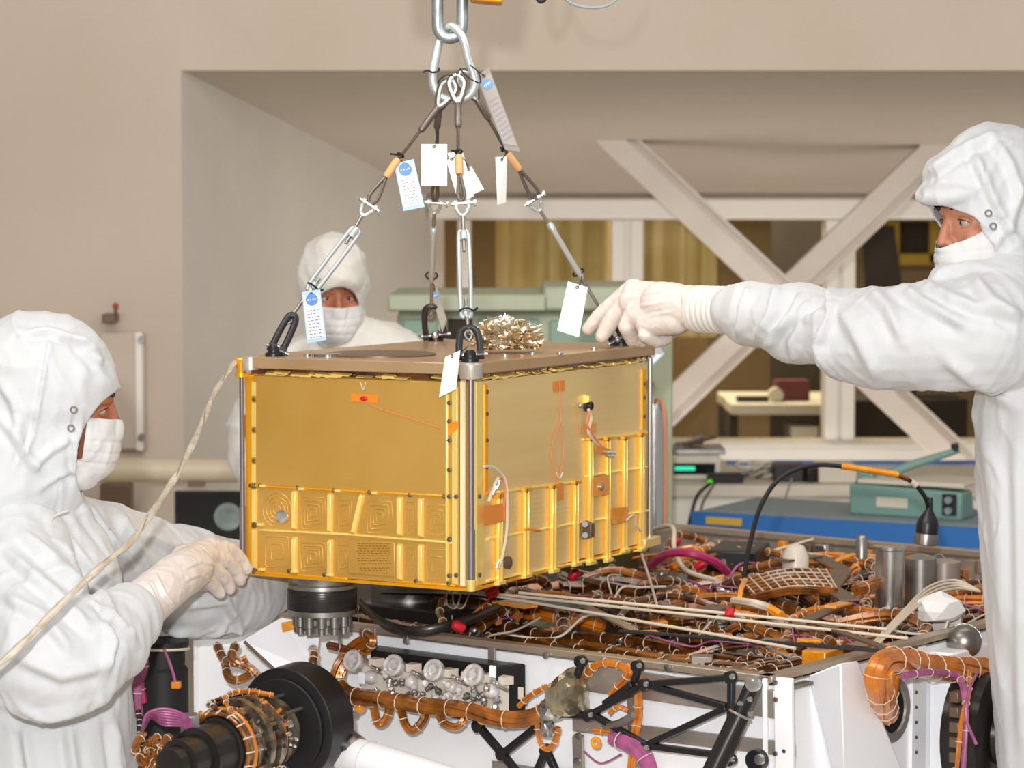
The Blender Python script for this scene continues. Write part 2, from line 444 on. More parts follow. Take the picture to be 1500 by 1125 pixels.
# desk behind second window with things on it
dk = thing('desk', 'pale desk with an open dark front behind the middle window', 'desk', (xp(1150, 12.9), 12.95, 0))
zt_ = P(1100, 590, 12.6).z
obj('desk_top', MB().mm((xp(1070, 12.6), 12.5, zt_ - 0.05), (xp(1240, 12.6), 13.4, zt_)), M['bench'], dk, bevel=0.005)
for x in (1075, 1232): obj('side_panel', MB().mm((xp(x, 12.6) - 0.02, 12.55, 0), (xp(x, 12.6) + 0.02, 13.3, zt_ - 0.05)), M['dark'], dk)
def onz(px, Y, z, w, d, h, rz=0): return MB().box((xp(px, Y), Y, z + h / 2 + 0.0005), (w, d, h), rz)
obj('binder', onz(1160, 12.75, zt_, 0.16, 0.1, 0.1, 0.1), mat('maroon binder', '#6b3030', 0.6), label='maroon box file on the desk behind the middle window', cat='box file')
obj('roll', MB().cyl((xp(1137, 12.65), 12.6, zt_ + 0.035), (xp(1137, 12.65), 12.68, zt_ + 0.035), 0.034), M['bench'], label='white paper roll on the desk left of the maroon file', cat='roll')
obj('keyboard', onz(1103, 12.68, zt_, 0.15, 0.09, 0.025, 0), M['black'], label='flat black keyboard on the left end of the desk behind the window', cat='keyboard')
obj('storage_box', MB().mm((xp(1160, 12.55), 12.55, 0.0), (xp(1200, 12.55), 12.9, P(1100, 625, 12.55).z)), M['bench'], label='pale box standing under the desk behind the window', cat='box')
obj('dark_cabinet', MB().mm((xp(1250, 12.7), 12.7, 0), (xp(1420, 12.7), 13.2, P(1100, 585, 12.7).z)), M['dark'], label='dark low cabinet behind the window under the right beam', cat='cabinet', bevel=0.01)

# diagonal beams
def beam(a, b, lab, Y=10.5):
    A, B = P(*a, Y), P(*b, Y); d = (B - A).normalized(); n = V(0, 1, 0); q = d.cross(n).normalized()
    t = thing('diagonal_beam', lab, 'beam', B if B.z < A.z else A, group='crossed beams')
    W = 0.062
    def slab(c0, c1, y0, y1):
        return MB().hexa([A + q * c0 + n * y0, B + q * c0 + n * y0, B + q * c0 + n * y1, A + q * c0 + n * y1, A + q * c1 + n * y0, B + q * c1 + n * y0, B + q * c1 + n * y1, A + q * c1 + n * y1])
    obj('web', slab(-W, W * .35, -0.03, 0.04), M['beam'], t, smooth=0)
    obj('back_plate', slab(W * .35, W, 0.0, 0.04), M['beam'], t, smooth=0)
    obj('flange', slab(W * .82, W, -0.022, 0.0), M['beam'], t, smooth=0)
    return t
beam((888, 190), (1480, 744), 'pale diagonal beam falling from upper left to lower right in front of the windows')
beam((1404, 190), (955, 622), 'pale diagonal beam rising from lower left to the right worker\'s hood, behind the other beam', 10.62)
# ---------------------------------------------------------------- left background
t = thing('wall_cover', 'white flat cover panel on the wall beside the left worker\'s hood', 'panel', P(183, 658, YF - 0.03))
p, q = P(150, 658, YF), P(214, 486, YF)
obj('plate', MB().mm((p.x, YF - 0.035, p.z), (q.x, YF, q.z)), M['wall'], t, bevel=0.008)
obj('edge_strip', MB().mm((q.x - 0.03, YF - 0.045, p.z), (q.x - 0.008, YF - 0.035, q.z)), M['trimw'], t)
for y in (497, 640):
    c = P(208, y, YF - 0.04); obj('screw', MB().cyl(c, c + V(0, -0.02, 0), 0.012, seg=12), M['steeld'], t)
t = thing('wall_hook', 'small brown wall fixture with a red tip above the white cover', 'fixture', P(160, 476, YF - 0.04))
c = P(162, 466, YF - 0.05)
obj('bracket', MB().box(c, (0.045, 0.1, 0.03)), M['brownp'], t, bevel=0.004)
obj('arm', MB().tube([c, c + V(0.02, -0.03, 0.0), c + V(0.022, -0.03, 0.035)], 0.006), M['brownp'], t)
obj('tip', MB().ball(c + V(0.022, -0.03, 0.042), 0.011), mat('dull red', '#a84838', 0.5), t)
t = thing('handrail_pipe', 'thick cream horizontal pipe in front of the wall behind the left worker', 'pipe', (P(200, 686, 8.4).x, 8.4, 0))
A = P(100, 686, 8.4); B = P(545, 690, 8.4)
obj('pipe', MB().cyl(A - V(1.5, 0, 0), B, 0.038, seg=24), M['pipe'], t)
for x in (A.x - 1.2, P(535, 686, 8.4).x):
    obj('post', MB().cyl((x, 8.4, 0), (x, 8.4, A.z), 0.03, seg=18), M['pipe'], t)
obj('clamp', MB().box(P(288, 706, 8.4), (0.05, 0.05, 0.03)), M['brownp'], t)
t = thing('equipment_desk', 'tan desk against the wall behind the left worker', 'desk', (P(260, 800, 8.7).x, 8.7, 0))
zd = P(200, 812, 8.5).z
obj('desk_top', MB().mm((-2.6, 8.45, zd - 0.03), (-0.45, 8.98, zd)), M['bench'], t, bevel=0.004)
for x in (-2.5, -0.55): obj('leg', MB().mm((x - 0.02, 8.5, 0), (x + 0.02, 8.54, zd - 0.03)), M['pipe'], t)
t = thing('monitor', 'black flat monitor on the desk, with a pale round reflection painted on', 'monitor', (P(308, 800, 8.6).x, 8.6, zd))
p, q = P(256, 797, 8.6), P(356, 720, 8.6)
obj('bezel', MB().mm((p.x, 8.6, p.z), (q.x, 8.63, q.z)), M['blackm'], t, bevel=0.003)
obj('screen', MB().mm((p.x + 0.01, 8.597, p.z + 0.01), (q.x - 0.01, 8.6, q.z - 0.01)), M['screen'], t)
obj('painted_reflection', MB().lathe(P(334, 757, 8.597), (0, -1, 0), [(0, 0.045), (0.001, 0.045)], 24), M['screenrefl'], t)  # reflection on the black screen, painted as a glowing disc
obj('stand', MB().mm(((p.x + q.x) / 2 - 0.05, 8.6, zd), ((p.x + q.x) / 2 + 0.05, 8.66, p.z)), M['blackm'], t)
obj('cable_box', MB().box((P(170, 715, 8.8).x, 8.82, zd + 0.1), (0.1, 0.1, 0.2)), M['brownp'], label='brown equipment box on the desk beside the left worker\'s mask', cat='box', bevel=0.006)
# ---------------------------------------------------------------- green cabinet
t = thing('green_cabinet', 'pale green steel cabinet with rounded top behind the gold box', 'cabinet', (P(775, 700, 8.1).x, 8.1, 0))
def gx(px, Y=7.9): return P(px, 400, Y).x
def gz(py, Y=7.9): return P(750, py, Y).z
obj('body', MB().mm((gx(580), 7.95, 0.1), (gx(985), 8.6, gz(455))), M['green'], t, bevel=0.02)
obj('top_tray', MB().mm((gx(568), 7.88, gz(456)), (gx(800), 8.62, gz(431))), M['green'], t, bevel=0.008)
obj('top_block', MB().mm((gx(796), 7.9, gz(456)), (gx(982), 8.62, gz(420))), M['green'], t, bevel=0.012)
for a, b in ((590, 640), (700, 790)):
    obj('drawer_bay', MB().mm((gx(a), 7.935, gz(510)), (gx(b), 7.95, gz(468))), M['greend'], t, bevel=0.004)
obj('drawer_handle', MB().tube([P(603, 490, 7.9), P(603, 490, 7.88), P(628, 490, 7.88), P(628, 490, 7.9)], 0.005), M['steeld'], t)
obj('label_plate', MB().mm((gx(722), 7.925, gz(486)), (gx(752), 7.935, gz(464))), M['brownp'], t)
obj('drawer_bay', MB().mm((gx(655), 7.935, gz(505)), (gx(692), 7.95, gz(468))), M['dark'], t)  # dark slab standing in for a shaded opening in the front
obj('door', MB().mm((gx(805), 7.93, gz(760)), (gx(938), 7.95, gz(470))), M['greend'], t, bevel=0.006)
obj('corner_post', MB().mm((gx(944), 7.86, 0.0), (gx(985), 7.95, gz(462))), M['green'], t, bevel=0.01)
obj('stop_button', MB().cyl(P(951, 563, 7.86), P(951, 563, 7.83), 0.014, seg=16), M['brownp'], t)
for x in (gx(600), gx(960)):
    obj('foot', MB().mm((x - 0.03, 8.1, 0), (x + 0.03, 8.5, 0.1)), M['black'], t)
t = thing('chrome_stand', 'chrome vertical tube with a bent cream hose right of the gold box', 'stand', (P(958, 700, 7.45).x, 7.45, 0))
c = P(958, 600, 7.45)
obj('tube', MB().lathe((c.x, 7.45, 0.02), (0, 0, 1), [(0, 0.028), (c.z - 0.04, 0.028), (c.z, 0.018)], 24), M['steel'], t)
obj('base', MB().cyl((c.x, 7.45, 0), (c.x, 7.45, 0.03), 0.18, seg=32), M['steeld'], t)
obj('hose', MB().tube(smooth_path([P(958, 600, 7.45), P(962, 585, 7.4), P(972, 600, 7.3), P(975, 680, 7.3), P(973, 790, 7.3)], 6), 0.004), M['redw'], t)
# ---------------------------------------------------------------- benches
ZB = 0.887
A, B = PH(1012, 749, ZB), PH(1500, 778, ZB); d = (B - A).normalized(); n = V(-d.y, d.x, 0)
t = thing('workbench', 'long workbench with blue edge and grey mat behind the rover', 'bench', (A + B) / 2 * 1 - V(0, 0, ZB))
obj('edge', MB().obox(A - V(0, 0, 0.062), B - A, n * 0.03, V(0, 0, 0.060)), M['bluemat'], t, smooth=0)
obj('bench_top', MB().obox(A + n * 0.03 - V(0, 0, 0.06), B - A, n * 0.48, V(0, 0, 0.057)), M['greymat'], t, smooth=0)
obj('mat', MB().obox(A + n * 0.05 + d * 0.02 - V(0, 0, 0.003), (B - A) * 0.96, n * 0.42, V(0, 0, 0.004)), M['greymat'], t, smooth=0)
obj('leg', MB().obox(A + n * 0.1 + d * 0.05 - V(0, 0, ZB), d * 0.05, n * 0.05, V(0, 0, ZB - 0.06)), M['pipe'], t)
obj('leg', MB().obox(B + n * 0.1 - d * 0.1 - V(0, 0, ZB), d * 0.05, n * 0.05, V(0, 0, ZB - 0.06)), M['pipe'], t)
obj('warning_label', MB().obox(PH(1034, 753, ZB) - V(0, 0.0, 0.03) - n * 0.001, d * 0.12, n * 0.002, V(0, 0, 0.022)), M['yellow'], t, label='yellow strip on the blue edge', smooth=0)
t = thing('side_bench', 'cream side bench under the windows with a blue backboard', 'bench', (P(1200, 700, 9.4).x, 9.4, 0))
xa, xc = P(975, 712, 8.97).x, P(1600, 712, 8.97).x
obj('bench_top', MB().mm((xa, 8.97, ZB - 0.04), (xc, 9.9, ZB)), M['bench'], t, bevel=0.004)
obj('front_panel', MB().mm((xa, 9.0, 0), (xc, 9.04, ZB - 0.04)), M['trimw'], t)
obj('backboard', MB().mm((P(1065, 690, 9.75).x, 9.72, ZB), (xc, 9.78, P(1100, 676, 9.75).z)), M['bluemat'], t)
t = thing('test_meter', 'bench meter with glowing green digits right of the green cabinet', 'meter', (P(1015, 700, 9.2).x, 9.2, ZB))
p, q = P(984, 701, 9.15), P(1056, 668, 9.15)
obj('case', MB().mm((p.x, 9.15, ZB + .001), (q.x, 9.45, q.z)), M['cream'], t, bevel=0.006)
obj('display', MB().mm((p.x + 0.006, 9.145, p.z + 0.015), (q.x - 0.02, 9.15, q.z - 0.025)), M['screen'], t)
obj('digits', MB().mm((p.x + 0.01, 9.142, p.z + 0.028), (p.x + 0.08, 9.145, q.z - 0.035)), M['led'], t)
t = thing('parts_tray', 'grey tray of small tools on top of the bench meter', 'tray', (P(1020, 668, 9.3).x, 9.3, q.z))
obj('tray', MB().mm((p.x, 9.2, q.z + .0005), (q.x + 0.02, 9.42, q.z + 0.02)), M['steeld'], t, bevel=0.003)
for i in range(7):
    a = V(random.uniform(p.x + 0.01, q.x - 0.05), random.uniform(9.22, 9.38), q.z + 0.03); 
    obj('tool', MB().tube([a, a + V(random.uniform(0.02, 0.09), random.uniform(-.03, .03), random.uniform(0, 0.035))], 0.008, 6), M[random.choice(['steeld', 'greymat', 'brownp', 'cream'])], t)
def onb(name, px, Y, w, d_, h, m, lab, cat, rz=0): 
    return obj(name, MB().box((P(px, 700, Y).x, Y, ZB + h / 2 + 0.0005), (w, d_, h), rz), m, label=lab, cat=cat, bevel=0.004)
onb('power_supply', 1222, 9.15, 0.13, 0.2, 0.06, M['bench'], 'cream power supply box on the side bench left of the teal sealer', 'power supply')
onb('camera_box', 1155, 9.15, 0.11, 0.12, 0.055, M['black'], 'black instrument box on the side bench, just left of the cable arch', 'instrument')
onb('lens_box', 1185, 9.1, 0.05, 0.08, 0.05, M['blackg'], 'small black box beside the black instrument on the side bench', 'box', 0.4)
onb('adapter', 1062, 9.08, 0.12, 0.08, 0.03, M['blackm'], 'flat black adapter with a green lamp on the side bench', 'adapter')
obj('indicator', MB().ball(P(1040, 706, 9.02), 0.009), M['lime'], bpy.data.objects['adapter'])
for i, (px, hh) in enumerate(((1090, .05), (1105, .035), (1122, .055), (1135, .03))):
    t = thing('cable_coil', 'loose grey cable coil on the side bench, %s' % ['next to the black adapter', 'low, second from the black adapter', 'the tallest of the row', 'last before the black instrument'][i], 'cable', (P(px, 700, 9.2).x, 9.2, ZB), group='coils on the side bench')
    for k in range(3):
        obj('loop', MB().ring(V(P(px, 700, 9.2).x + random.uniform(-.02, .02), 9.2 + random.uniform(-.03, .03), ZB + 0.008 + hh * k / 3 + .01), (random.uniform(-.5, .5), random.uniform(-.3, .3), 1), 0.035, 0.004, 18, 6), M[random.choice(['greymat', 'cream', 'steeld'])], t)
for i, pts in enumerate([[(1042, 707), (1022, 725), (1012, 755), (1008, 775)], [(1048, 707), (1030, 735), (1024, 765)], [(1160, 700), (1152, 725), (1150, 738)]]):
    obj('cable', MB().tube(smooth_path([P(a, b, 8.9 - 0.02 * i) for a, b in pts], 6), 0.0035 if i else 0.006, 6), M['blackm'] if i < 2 else M['greymat'],
        label=['thick black cable hanging off the side bench from the adapter', 'thin black cable hanging inside the thick one at the side bench', 'grey cable hanging below the black instrument'][i], cat='cable')
# teal heat sealer on the workbench
t = thing('bag_sealer', 'teal impulse bag sealer with its long arm raised, on the workbench', 'sealer', PH(1330, 758, ZB))
def bz(px, py, back): 
    o = A + (B - A) * ((px - 1012) / 488.0); return V(o.x, o.y, 0) + n * back + V(0, 0, 0)
o = PH(1243, 754, ZB); L = d * 0.36
obj('body', MB().hexa([o, o + L, o + L + n * 0.12, o + n * 0.12, o + V(0, 0, .095), o + L + V(0, 0, .085), o + L + n * 0.1 + V(0, 0, .085), o + n * 0.1 + V(0, 0, .095)]), M['teal'], t, bevel=0.008)
obj('work_shelf', MB().obox(o + d * 0.02 + n * 0.02 + V(0, 0, 0.0955), d * 0.34, n * 0.24, V(0, 0, 0.014)), M['bench'], t, bevel=0.003)
obj('control_panel', MB().obox(o + d * 0.30 - n * 0.003 + V(0, 0, 0.015), d * 0.045, n * 0.004, V(0, 0, 0.065)), M['blackm'], t)
for k in range(2):
    c = o + d * 0.322 - n * 0.003 + V(0, 0, 0.03 + 0.032 * k); obj('knob', MB().cyl(c, c - n * 0.012, 0.011, seg=14), M['greymat'], t)
obj('name_plate', MB().obox(o + d * 0.09 - n * 0.001 + V(0, 0, 0.03), d * 0.1, n * 0.002, V(0, 0, 0.03)), M['bench'], t)
arm0 = o + d * 0.03 + n * 0.1 + V(0, 0, 0.1); Ya = arm0.y
obj('arm', MB().tube([P(1262, 712, Ya), P(1330, 683, Ya), P(1405, 659, Ya)], [0.016, 0.015, 0.010], 10), M['teal'], t)
obj('arm_hinge', MB().cyl(P(1262, 712, Ya) + V(0, -0.03, 0), P(1262, 712, Ya) + V(0, 0.03, 0), 0.018), M['blackm'], t)
obj('hinge_block', MB().obox(o + d * 0.0 + n * 0.07 + V(0, 0, 0.09), d * 0.05, n * 0.05, V(0, 0, 0.04)), M['teal'], t, bevel=0.004)
obj('arm_knob', MB().cyl(P(1400, 661, Ya), P(1398, 650, Ya), 0.012), M['blackm'], t)
# ================================================================== GOLD INSTRUMENT BOX
AB = math.radians(27.6)
KB = P(689, 863, 4.9)                       # near lower corner
BX, BY, BZ = 0.782, 0.494, 0.392            # right face length, left face length, height
box = thing('instrument_box', 'gold anodised instrument box hanging from the sling', 'instrument', KB, math.pi / 2 - AB)
MBOX = WM[box.name]; IBOX = MBOX.inverted()
def plane_hit(px, py, M4, axis, val):
    I = M4.inverted(); o = I @ CAM; d = I.to_3x3() @ ray(px, py)
    return o + d * ((val - o[axis]) / d[axis])
def BL(px, py, off=0.0): return plane_hit(px, py, MBOX, 0, -off)     # left face, local coordinates
def BR(px, py, off=0.0): return plane_hit(px, py, MBOX, 1, -off)     # right face
def BT(px, py, z): return plane_hit(px, py, MBOX, 2, z)
NL, NR = V(-1, 0, 0), V(0, -1, 0)
def bp(name, mb, m, label=None, parent=None, **k): return obj(name, mb, m, parent or box, label, local=True, **k)
bp('core', MB().mm((0.006, 0.006, 0.002), (BX - 0.004, BY - 0.004, BZ - 0.006)), M['gold'], smooth=0)
# left face : upper panel, lower band
def rectL(a, b, t0, t1):   # pixel rect corners -> slab on left face
    p, q = BL(*a), BL(*b); return MB().mm((-t1, min(p.y, q.y), min(p.z, q.z)), (-t0, max(p.y, q.y), max(p.z, q.z)))
def rectR(a, b, t0, t1):
    p, q = BR(*a), BR(*b); return MB().mm((min(p.x, q.x), -t1, min(p.z, q.z)), (max(p.x, q.x), -t0, max(p.z, q.z)))
zband = BL(368, 712).z
bp('upper_panel', MB().mm((-0.003, 0.035, zband + 0.003), (0.007, BY - 0.022, BZ - 0.008)), M['gold'], 'smooth plain gold upper panel of the left face', bevel=0.0015)
bp('lower_panel', MB().mm((0.0, 0.03, 0.003), (0.007, BY - 0.012, zband)), M['gold'], smooth=0)
bp('side_strip', MB().mm((0.0, BY - 0.022, 0.003), (0.007, BY, BZ - 0.008)), M['goldd'], smooth=0)
yl = BL(373, 712).y
def bolt_mesh():
    me = bpy.data.meshes.new('bolt'); mb = MB().lathe((0, 0, 0), (0, 0, 1), [(0, 0.0042), (0.0028, 0.0042), (0.0035, 0.0032), (0.0035, 0.002), (0.002, 0.002)], 10)
    me.from_pydata([tuple(v) for v in mb.v], [], mb.f); finish(me, 40); me.materials.append(M['brownp']); return me
BOLT = bolt_mesh()
def boltL(px, py, off=0.002): inst('bolt', BOLT, box, BL(px, py) + V(-off, 0, 0), (0, -math.pi / 2, 0))
def boltR(px, py, off=0.002): inst('bolt', BOLT, box, BR(px, py) + V(0, -off, 0), (math.pi / 2, 0, 0))
def lug(p, n, along, w=0.012, l=0.012, h=0.006, m='goldp'): return bp('lug', MB().bar(p - along * l / 2, p + along * l / 2, n, w, h, 0.8), M[m], bevel=0.001)
# strip with bright windows on the far left edge
ys = [555, 585, 630, 675, 712, 770, 838]
for a, b in zip(ys[:-1], ys[1:]):
    p, q = BL(373, a + 3), BL(373, b - 3); bp('rib', MB().bar(q, p, NL, 0.0105, 0.004, 0.85), M['goldp'])
for y in ys[1:]: boltL(373, y, 0.001)
ribsL = [(432, 718, 432, 776), (484.5, 722, 484, 780), (531.5, 724, 518, 782), (586, 727, 586, 785), (617, 729, 617, 787),
         (432, 786, 432, 839), (484.5, 790, 484, 843), (586, 796, 586, 850), (617, 797, 617, 853)]
for a, b, c, d_ in ribsL:
    bp('rib', MB().bar(BL(c, d_), BL(a, b), NL, 0.0115, 0.007, 0.75), M['goldp'], bevel=0.0012)
for a, b in (((378, 776), (512, 783)), ((512, 783), (664, 795)), ((368, 711), (664, 727)), ((362, 838), (510, 848)), ((580, 852), (668, 858))):
    bp('cross_rib', MB().bar(BL(*a), BL(*b), NL, 0.0055, 0.004, 0.6), M['goldp' if a[1] < 800 and a[1] > 730 else 'goldd'], bevel=0.001)
for x, y in ((368, 711), (382, 711), (437, 714), (490, 718), (542, 721), (601, 725), (652, 727), (374, 834), (424, 836), (476, 842), (610, 851), (658, 855), (374, 767), (659, 789)):
    boltL(x, y, 0.001)
for x, y in ((386, 711.5), (443, 716), (496, 719), (550, 722), (382, 768), (384, 834), (432, 837), (484, 842)):
    lug(BL(x, y), NL, V(0, 1, 0), 0.006, 0.014, 0.008)
# concentric milled ridges in the pockets
def ridges(cx, cy, w, h, n, round_=False, seedrot=0):
    mb = MB()
    for k in range(n):
        s_ = 1 - k / n
        if round_:
            pts = [BL(cx + w * s_ * math.cos(a), cy + h * s_ * math.sin(a), 0.0003) for a in [2 * math.pi * i / 20 for i in range(20)]]
        else:
            pts = [BL(cx + x * w * s_, cy + y * h * s_, 0.0003) for x, y in ((-1, -.93), (.93, -.93), (1, .93), (-.93, 1))]
            pts = [pts[i].lerp(pts[(i + 1) % 4], t) for i in range(4) for t in (0.06, 0.94)]
        mb.tube(pts, 0.0009, 4, closed=True)
    return bp('milled_ridges', mb, M['gold'], kind=None)
ridges(406, 747, 21, 25, 4, True); ridges(459, 751, 18, 24, 4); ridges(505, 754, 10, 23, 3); ridges(556, 757, 19, 24, 4)
ridges(640, 761, 15, 22, 3); ridges(406, 808, 18, 23, 2); ridges(459, 815, 19, 21, 4); ridges(504, 818, 9, 21, 3); ridges(602, 758, 7, 24, 2); ridges(602, 822, 7, 22, 2); ridges(640, 826, 15, 22, 2)
bp('port_disc', MB().lathe(BL(413, 757), NL, [(0, 0.0135), (0.002, 0.0135), (0.0028, 0.0115)], 24), M['steel'], 'round silver disc in the first pocket')
# engraved plate with illegible fine print (brown lines)
p0 = rectL((511, 790), (579, 845), 0.0005, 0.003); bp('text_plate', p0, M['gold'], 'flat plate with fine engraved lines', bevel=0.001)
mb = MB(); 
for k in range(13):
    if k == 9: continue
    y = 796 + k * 3.6; xa_ = 523 + (k % 3) * 1.0 + (3 if k > 9 else 0); xe = 573 - (k * 7 % 4) - (5 if k > 10 else 0)
    x = xa_
    rr = random.Random(k)
    while x < xe:
        w = rr.uniform(2, 6); mb.bar(BL(x, y, 0.003), BL(min(x + w, xe), y + w * 0.08, 0.003), NL, 0.0017, 0.0003, 1.0); x += w + 1.2
bp('engraved_line', mb, M['engr'], kind='stuff', smooth=0)
# kapton patch + thermal wire
def patch(face, pts, off, m='tapeor', label=None):
    n = NL if face is BL else NR
    return bp('tape_patch', MB().prism([face(x, y, off) for x, y in pts], n * 0.0006), M[m], label, smooth=0)
patch(BL, [(514, 576), (553, 578), (553, 590), (514, 588)], 0.0035)
bp('sensor', MB().ball(BL(533, 584, 0.004), (0.003, 0.008, 0.005)), M['red'])
bp('wire', MB().tube(smooth_path([BL(*a, 0.005) for a in [(533, 586), (560, 600), (600, 612), (646, 627)]], 6), 0.0008, 5), M['redw'], 'thin pink wire across the upper panel')
bp('wire', MB().tube(smooth_path([BL(*a, 0.005) for a in [(528, 560), (532, 571), (536, 560)]], 5), 0.0009, 5), M['tie'])
patch(BL, [(655, 619), (671, 617), (671, 628), (656, 640)], 0.006, 'kapton')
# edge strips near the front corner, left face
for x, w, m, dz in ((656, 0.005, 'goldp', 0), (668, 0.014, 'goldp', 0.0)):
    p, q = BL(x, 852 if x < 660 else 858), BL(x, 566 if x > 660 else 572)
    bp('edge_rib', MB().bar(p, q, NL, w, 0.006, 0.85), M[m], bevel=0.001)
for y in (590, 617, 645, 688, 727, 790, 843): boltL(660, y, 0.004)
for y in (727, 842): boltL(671, y, 0.006)
p, q = BL(679, 860), BL(679, 556)
bp('perforated_strip', MB().bar(p, q, NL, 0.010, 0.004, 0.95), mat('perforated pale gold', '#fff0c4', 0.4, 0.3))
# right face
zr = BR(745, 715).z
bp('right_panel', MB().mm((0.03, -0.003, 0.004), (BX - 0.012, 0.007, BZ - 0.008)), M['gold2'], 'long right face panel', smooth=0)
p, q = BR(700, 860), BR(700, 556)
bp('edge_rib', MB().bar(p, q, NR, 0.030, 0.005, 0.9), M['goldp'], bevel=0.001)
p, q = BR(709, 726), BR(709, 562); bp('edge_strip', MB().bar(p, q, NR, 0.010, 0.006, 0.9), M['goldd'])
p, q = BR(940, 632), BR(940, 538); bp('edge_strip', MB().bar(p, q, NR, 0.018, 0.006, 0.9), M['goldd'])
for y in (574, 606, 645, 684): boltR(709, y, 0.005)
for y in (562, 582, 610): boltR(940, y, 0.005)
for y in (727, 842): boltR(698, y, 0.005)
ribsR = [(727.6, 726, 853), (766.7, 717, 843), (806.5, 712, 836), (839.6, 706, 826), (861, 642, 824), (886.5, 642, 820), (911.4, 641, 806), (936, 636, 804)]
for i, (x, a, b) in enumerate(ribsR):
    p, q = BR(x, b, 0.003), BR(x, a, 0.003); o_ = V(1, 0, 0)
    bp('channel_rib', MB().bar(p, q, NR, 0.020, 0.004, 0.95), M['goldd'])
    for s_ in (-1, 1):
        bp('rib_flange', MB().bar(p + o_ * s_ * 0.0068 + NR * .004, q + o_ * s_ * 0.0068 + NR * .004, NR, 0.0052, 0.006, 0.7), M['goldp'], bevel=0.0008)
    lug(q + NR * 0.004, NR, o_, 0.008, 0.034, 0.008, 'goldd'); lug(p + NR * 0.004, NR, o_, 0.009, 0.034, 0.009, 'goldp')
    boltR(x - 4, a + 1, 0.012); boltR(x + 5, b + 1, 0.012)
for a, b in (((712, 790), (948, 748)), ((728, 721), (845, 705)), ((852, 644), (946, 634)), ((856, 698), (946, 684)), ((712, 851), (948, 803))):
    bp('cross_rib', MB().bar(BR(*a, 0.003), BR(*b, 0.003), NR, 0.006, 0.006, 0.6), M['goldp'], bevel=0.001)
# faint ridges in the right pockets
for i in range(3):
    x = (786, 823, 747)[i]; mb = MB()
    for k in range(9):
        y = 722 + k * 7; mb.bar(BR(x - 11, y + 2, 0.003), BR(x + 11, y - 2, 0.003), NR, 0.0015, 0.0008, 0.7)
    bp('milled_ridges', mb, M['gold2'])
patch(BR, [(811, 559), (827, 557), (827, 572), (811, 574)], 0.0045); patch(BR, [(853, 623), (873, 620), (873, 633), (853, 636)], 0.0045, 'kapton')
patch(BR, [(813, 709), (825, 707), (825, 732), (813, 734)], 0.0105); patch(BR, [(708, 742), (745, 736), (745, 762), (709, 770)], 0.017)
patch(BR, [(895, 745), (920, 742), (920, 764), (896, 768)], 0.017, 'kapton'); patch(BR, [(868, 700), (892, 695), (892, 724), (868, 728)], 0.016, 'kapton')
bp('blank_plate', MB().lathe(BR(881, 713, 0.017), NR, [(0, 0.008), (0.003, 0.008), (0.004, 0.006)], 16), M['steel'])
def wireR(pts, r, m, label=None, off=0.007): return bp('wire', MB().tube(smooth_path([BR(x, y, off) for x, y in pts], 6), r, 6), M[m], label)
wireR([(820, 560), (821, 600), (821, 618), (812, 640), (808, 665), (812, 690), (817, 702)], 0.0011, 'redw', 'pink wire loop on the right face')
wireR([(821, 618), (826, 650), (824, 680), (818, 700), (816, 712)], 0.0011, 'redw')
wireR([(815, 693), (820, 701), (824, 692)], 0.0016, 'tie', None, 0.011)
bp('connector', MB().lathe(BR(858, 594, 0.003), NR, [(0, 0.012), (0.008, 0.012), (0.008, 0.008), (0.014, 0.008), (0.015, 0.005), (0.010, 0.005)], 18), M['blacks'], 'round black connector')
bp('connector_boss', MB().bar(BR(857, 592, 0.003), BR(857, 577, 0.003), NR, 0.016, 0.012, 0.8), M['goldp'], bevel=0.001)
bp('connector_screw', MB().ball(BR(850, 594, 0.010), 0.0045), M['steel'])
wireR([(862, 600), (866, 612), (862, 630), (866, 640), (876, 652), (888, 664)], 0.0035, 'tie', 'white and pink wire pair', 0.016)
wireR([(864, 602), (860, 620), (868, 638), (882, 655), (890, 662)], 0.0025, 'redw', None, 0.018)
for k in range(5):
    c = BR(884 + k * 2.4, 661 + (k % 2) * 5, 0.02); bp('wire_lug', MB().cyl(c, c + V(0.012, -0.006, -0.004), 0.003, seg=8), M['rodl'])
patch(BR, [(872, 652), (894, 658), (890, 668), (872, 662)], 0.0195, 'tapeor')
wireR([(709, 683), (722, 684), (736, 695), (742, 712), (743, 750), (742, 780), (736, 815), (730, 832)], 0.0028, 'tie', 'white wire looping down the right face', 0.02)
wireR([(712, 725), (722, 712), (734, 700), (740, 715), (738, 742)], 0.002, 'redw', None, 0.02)
wireR([(716, 735), (722, 715), (730, 700)], 0.003, 'tie', None, 0.021)
for (x, y) in ((722, 724), (728, 716), (727, 832)):
    c = BR(x, y, 0.02); bp('wire_lug', MB().cyl(c, c + V(0.004, -0.004, 0.016), 0.003, seg=8), M['rodl'])
bp('plug', MB().lathe(BR(741, 824, 0.003), NR, [(0, 0.012), (0.008, 0.012), (0.010, 0.008)], 16), M['brownp'], 'small round bronze plug')
bp('connector_block', MB().bar(BR(857, 790, 0.01), BR(857, 762, 0.01), NR, 0.020, 0.018, 0.85), M['brownp'], 'small brown connector block', bevel=0.002)
for y in (768, 784): bp('connector_pin', MB().cyl(BR(857, y, 0.028), BR(857, y, 0.034), 0.006, seg=12), M['blacks'])
wireR([(918, 762), (928, 755), (933, 770), (938, 778)], 0.0025, 'tie', None, 0.021)
wireR([(768, 776), (775, 775), (790, 777)], 0.003, 'kapton', None, 0.017)
# bottom flange, right end
bp('bottom_flange', MB().mm((BX - 0.05, -0.02, -0.006), (BX + 0.028, 0.06, 0.014)), M['gold2'], bevel=0.002)
bp('bottom_plate', MB().mm((-0.004, -0.006, -0.004), (BX, BY, 0.002)), M['goldd'], smooth=0)
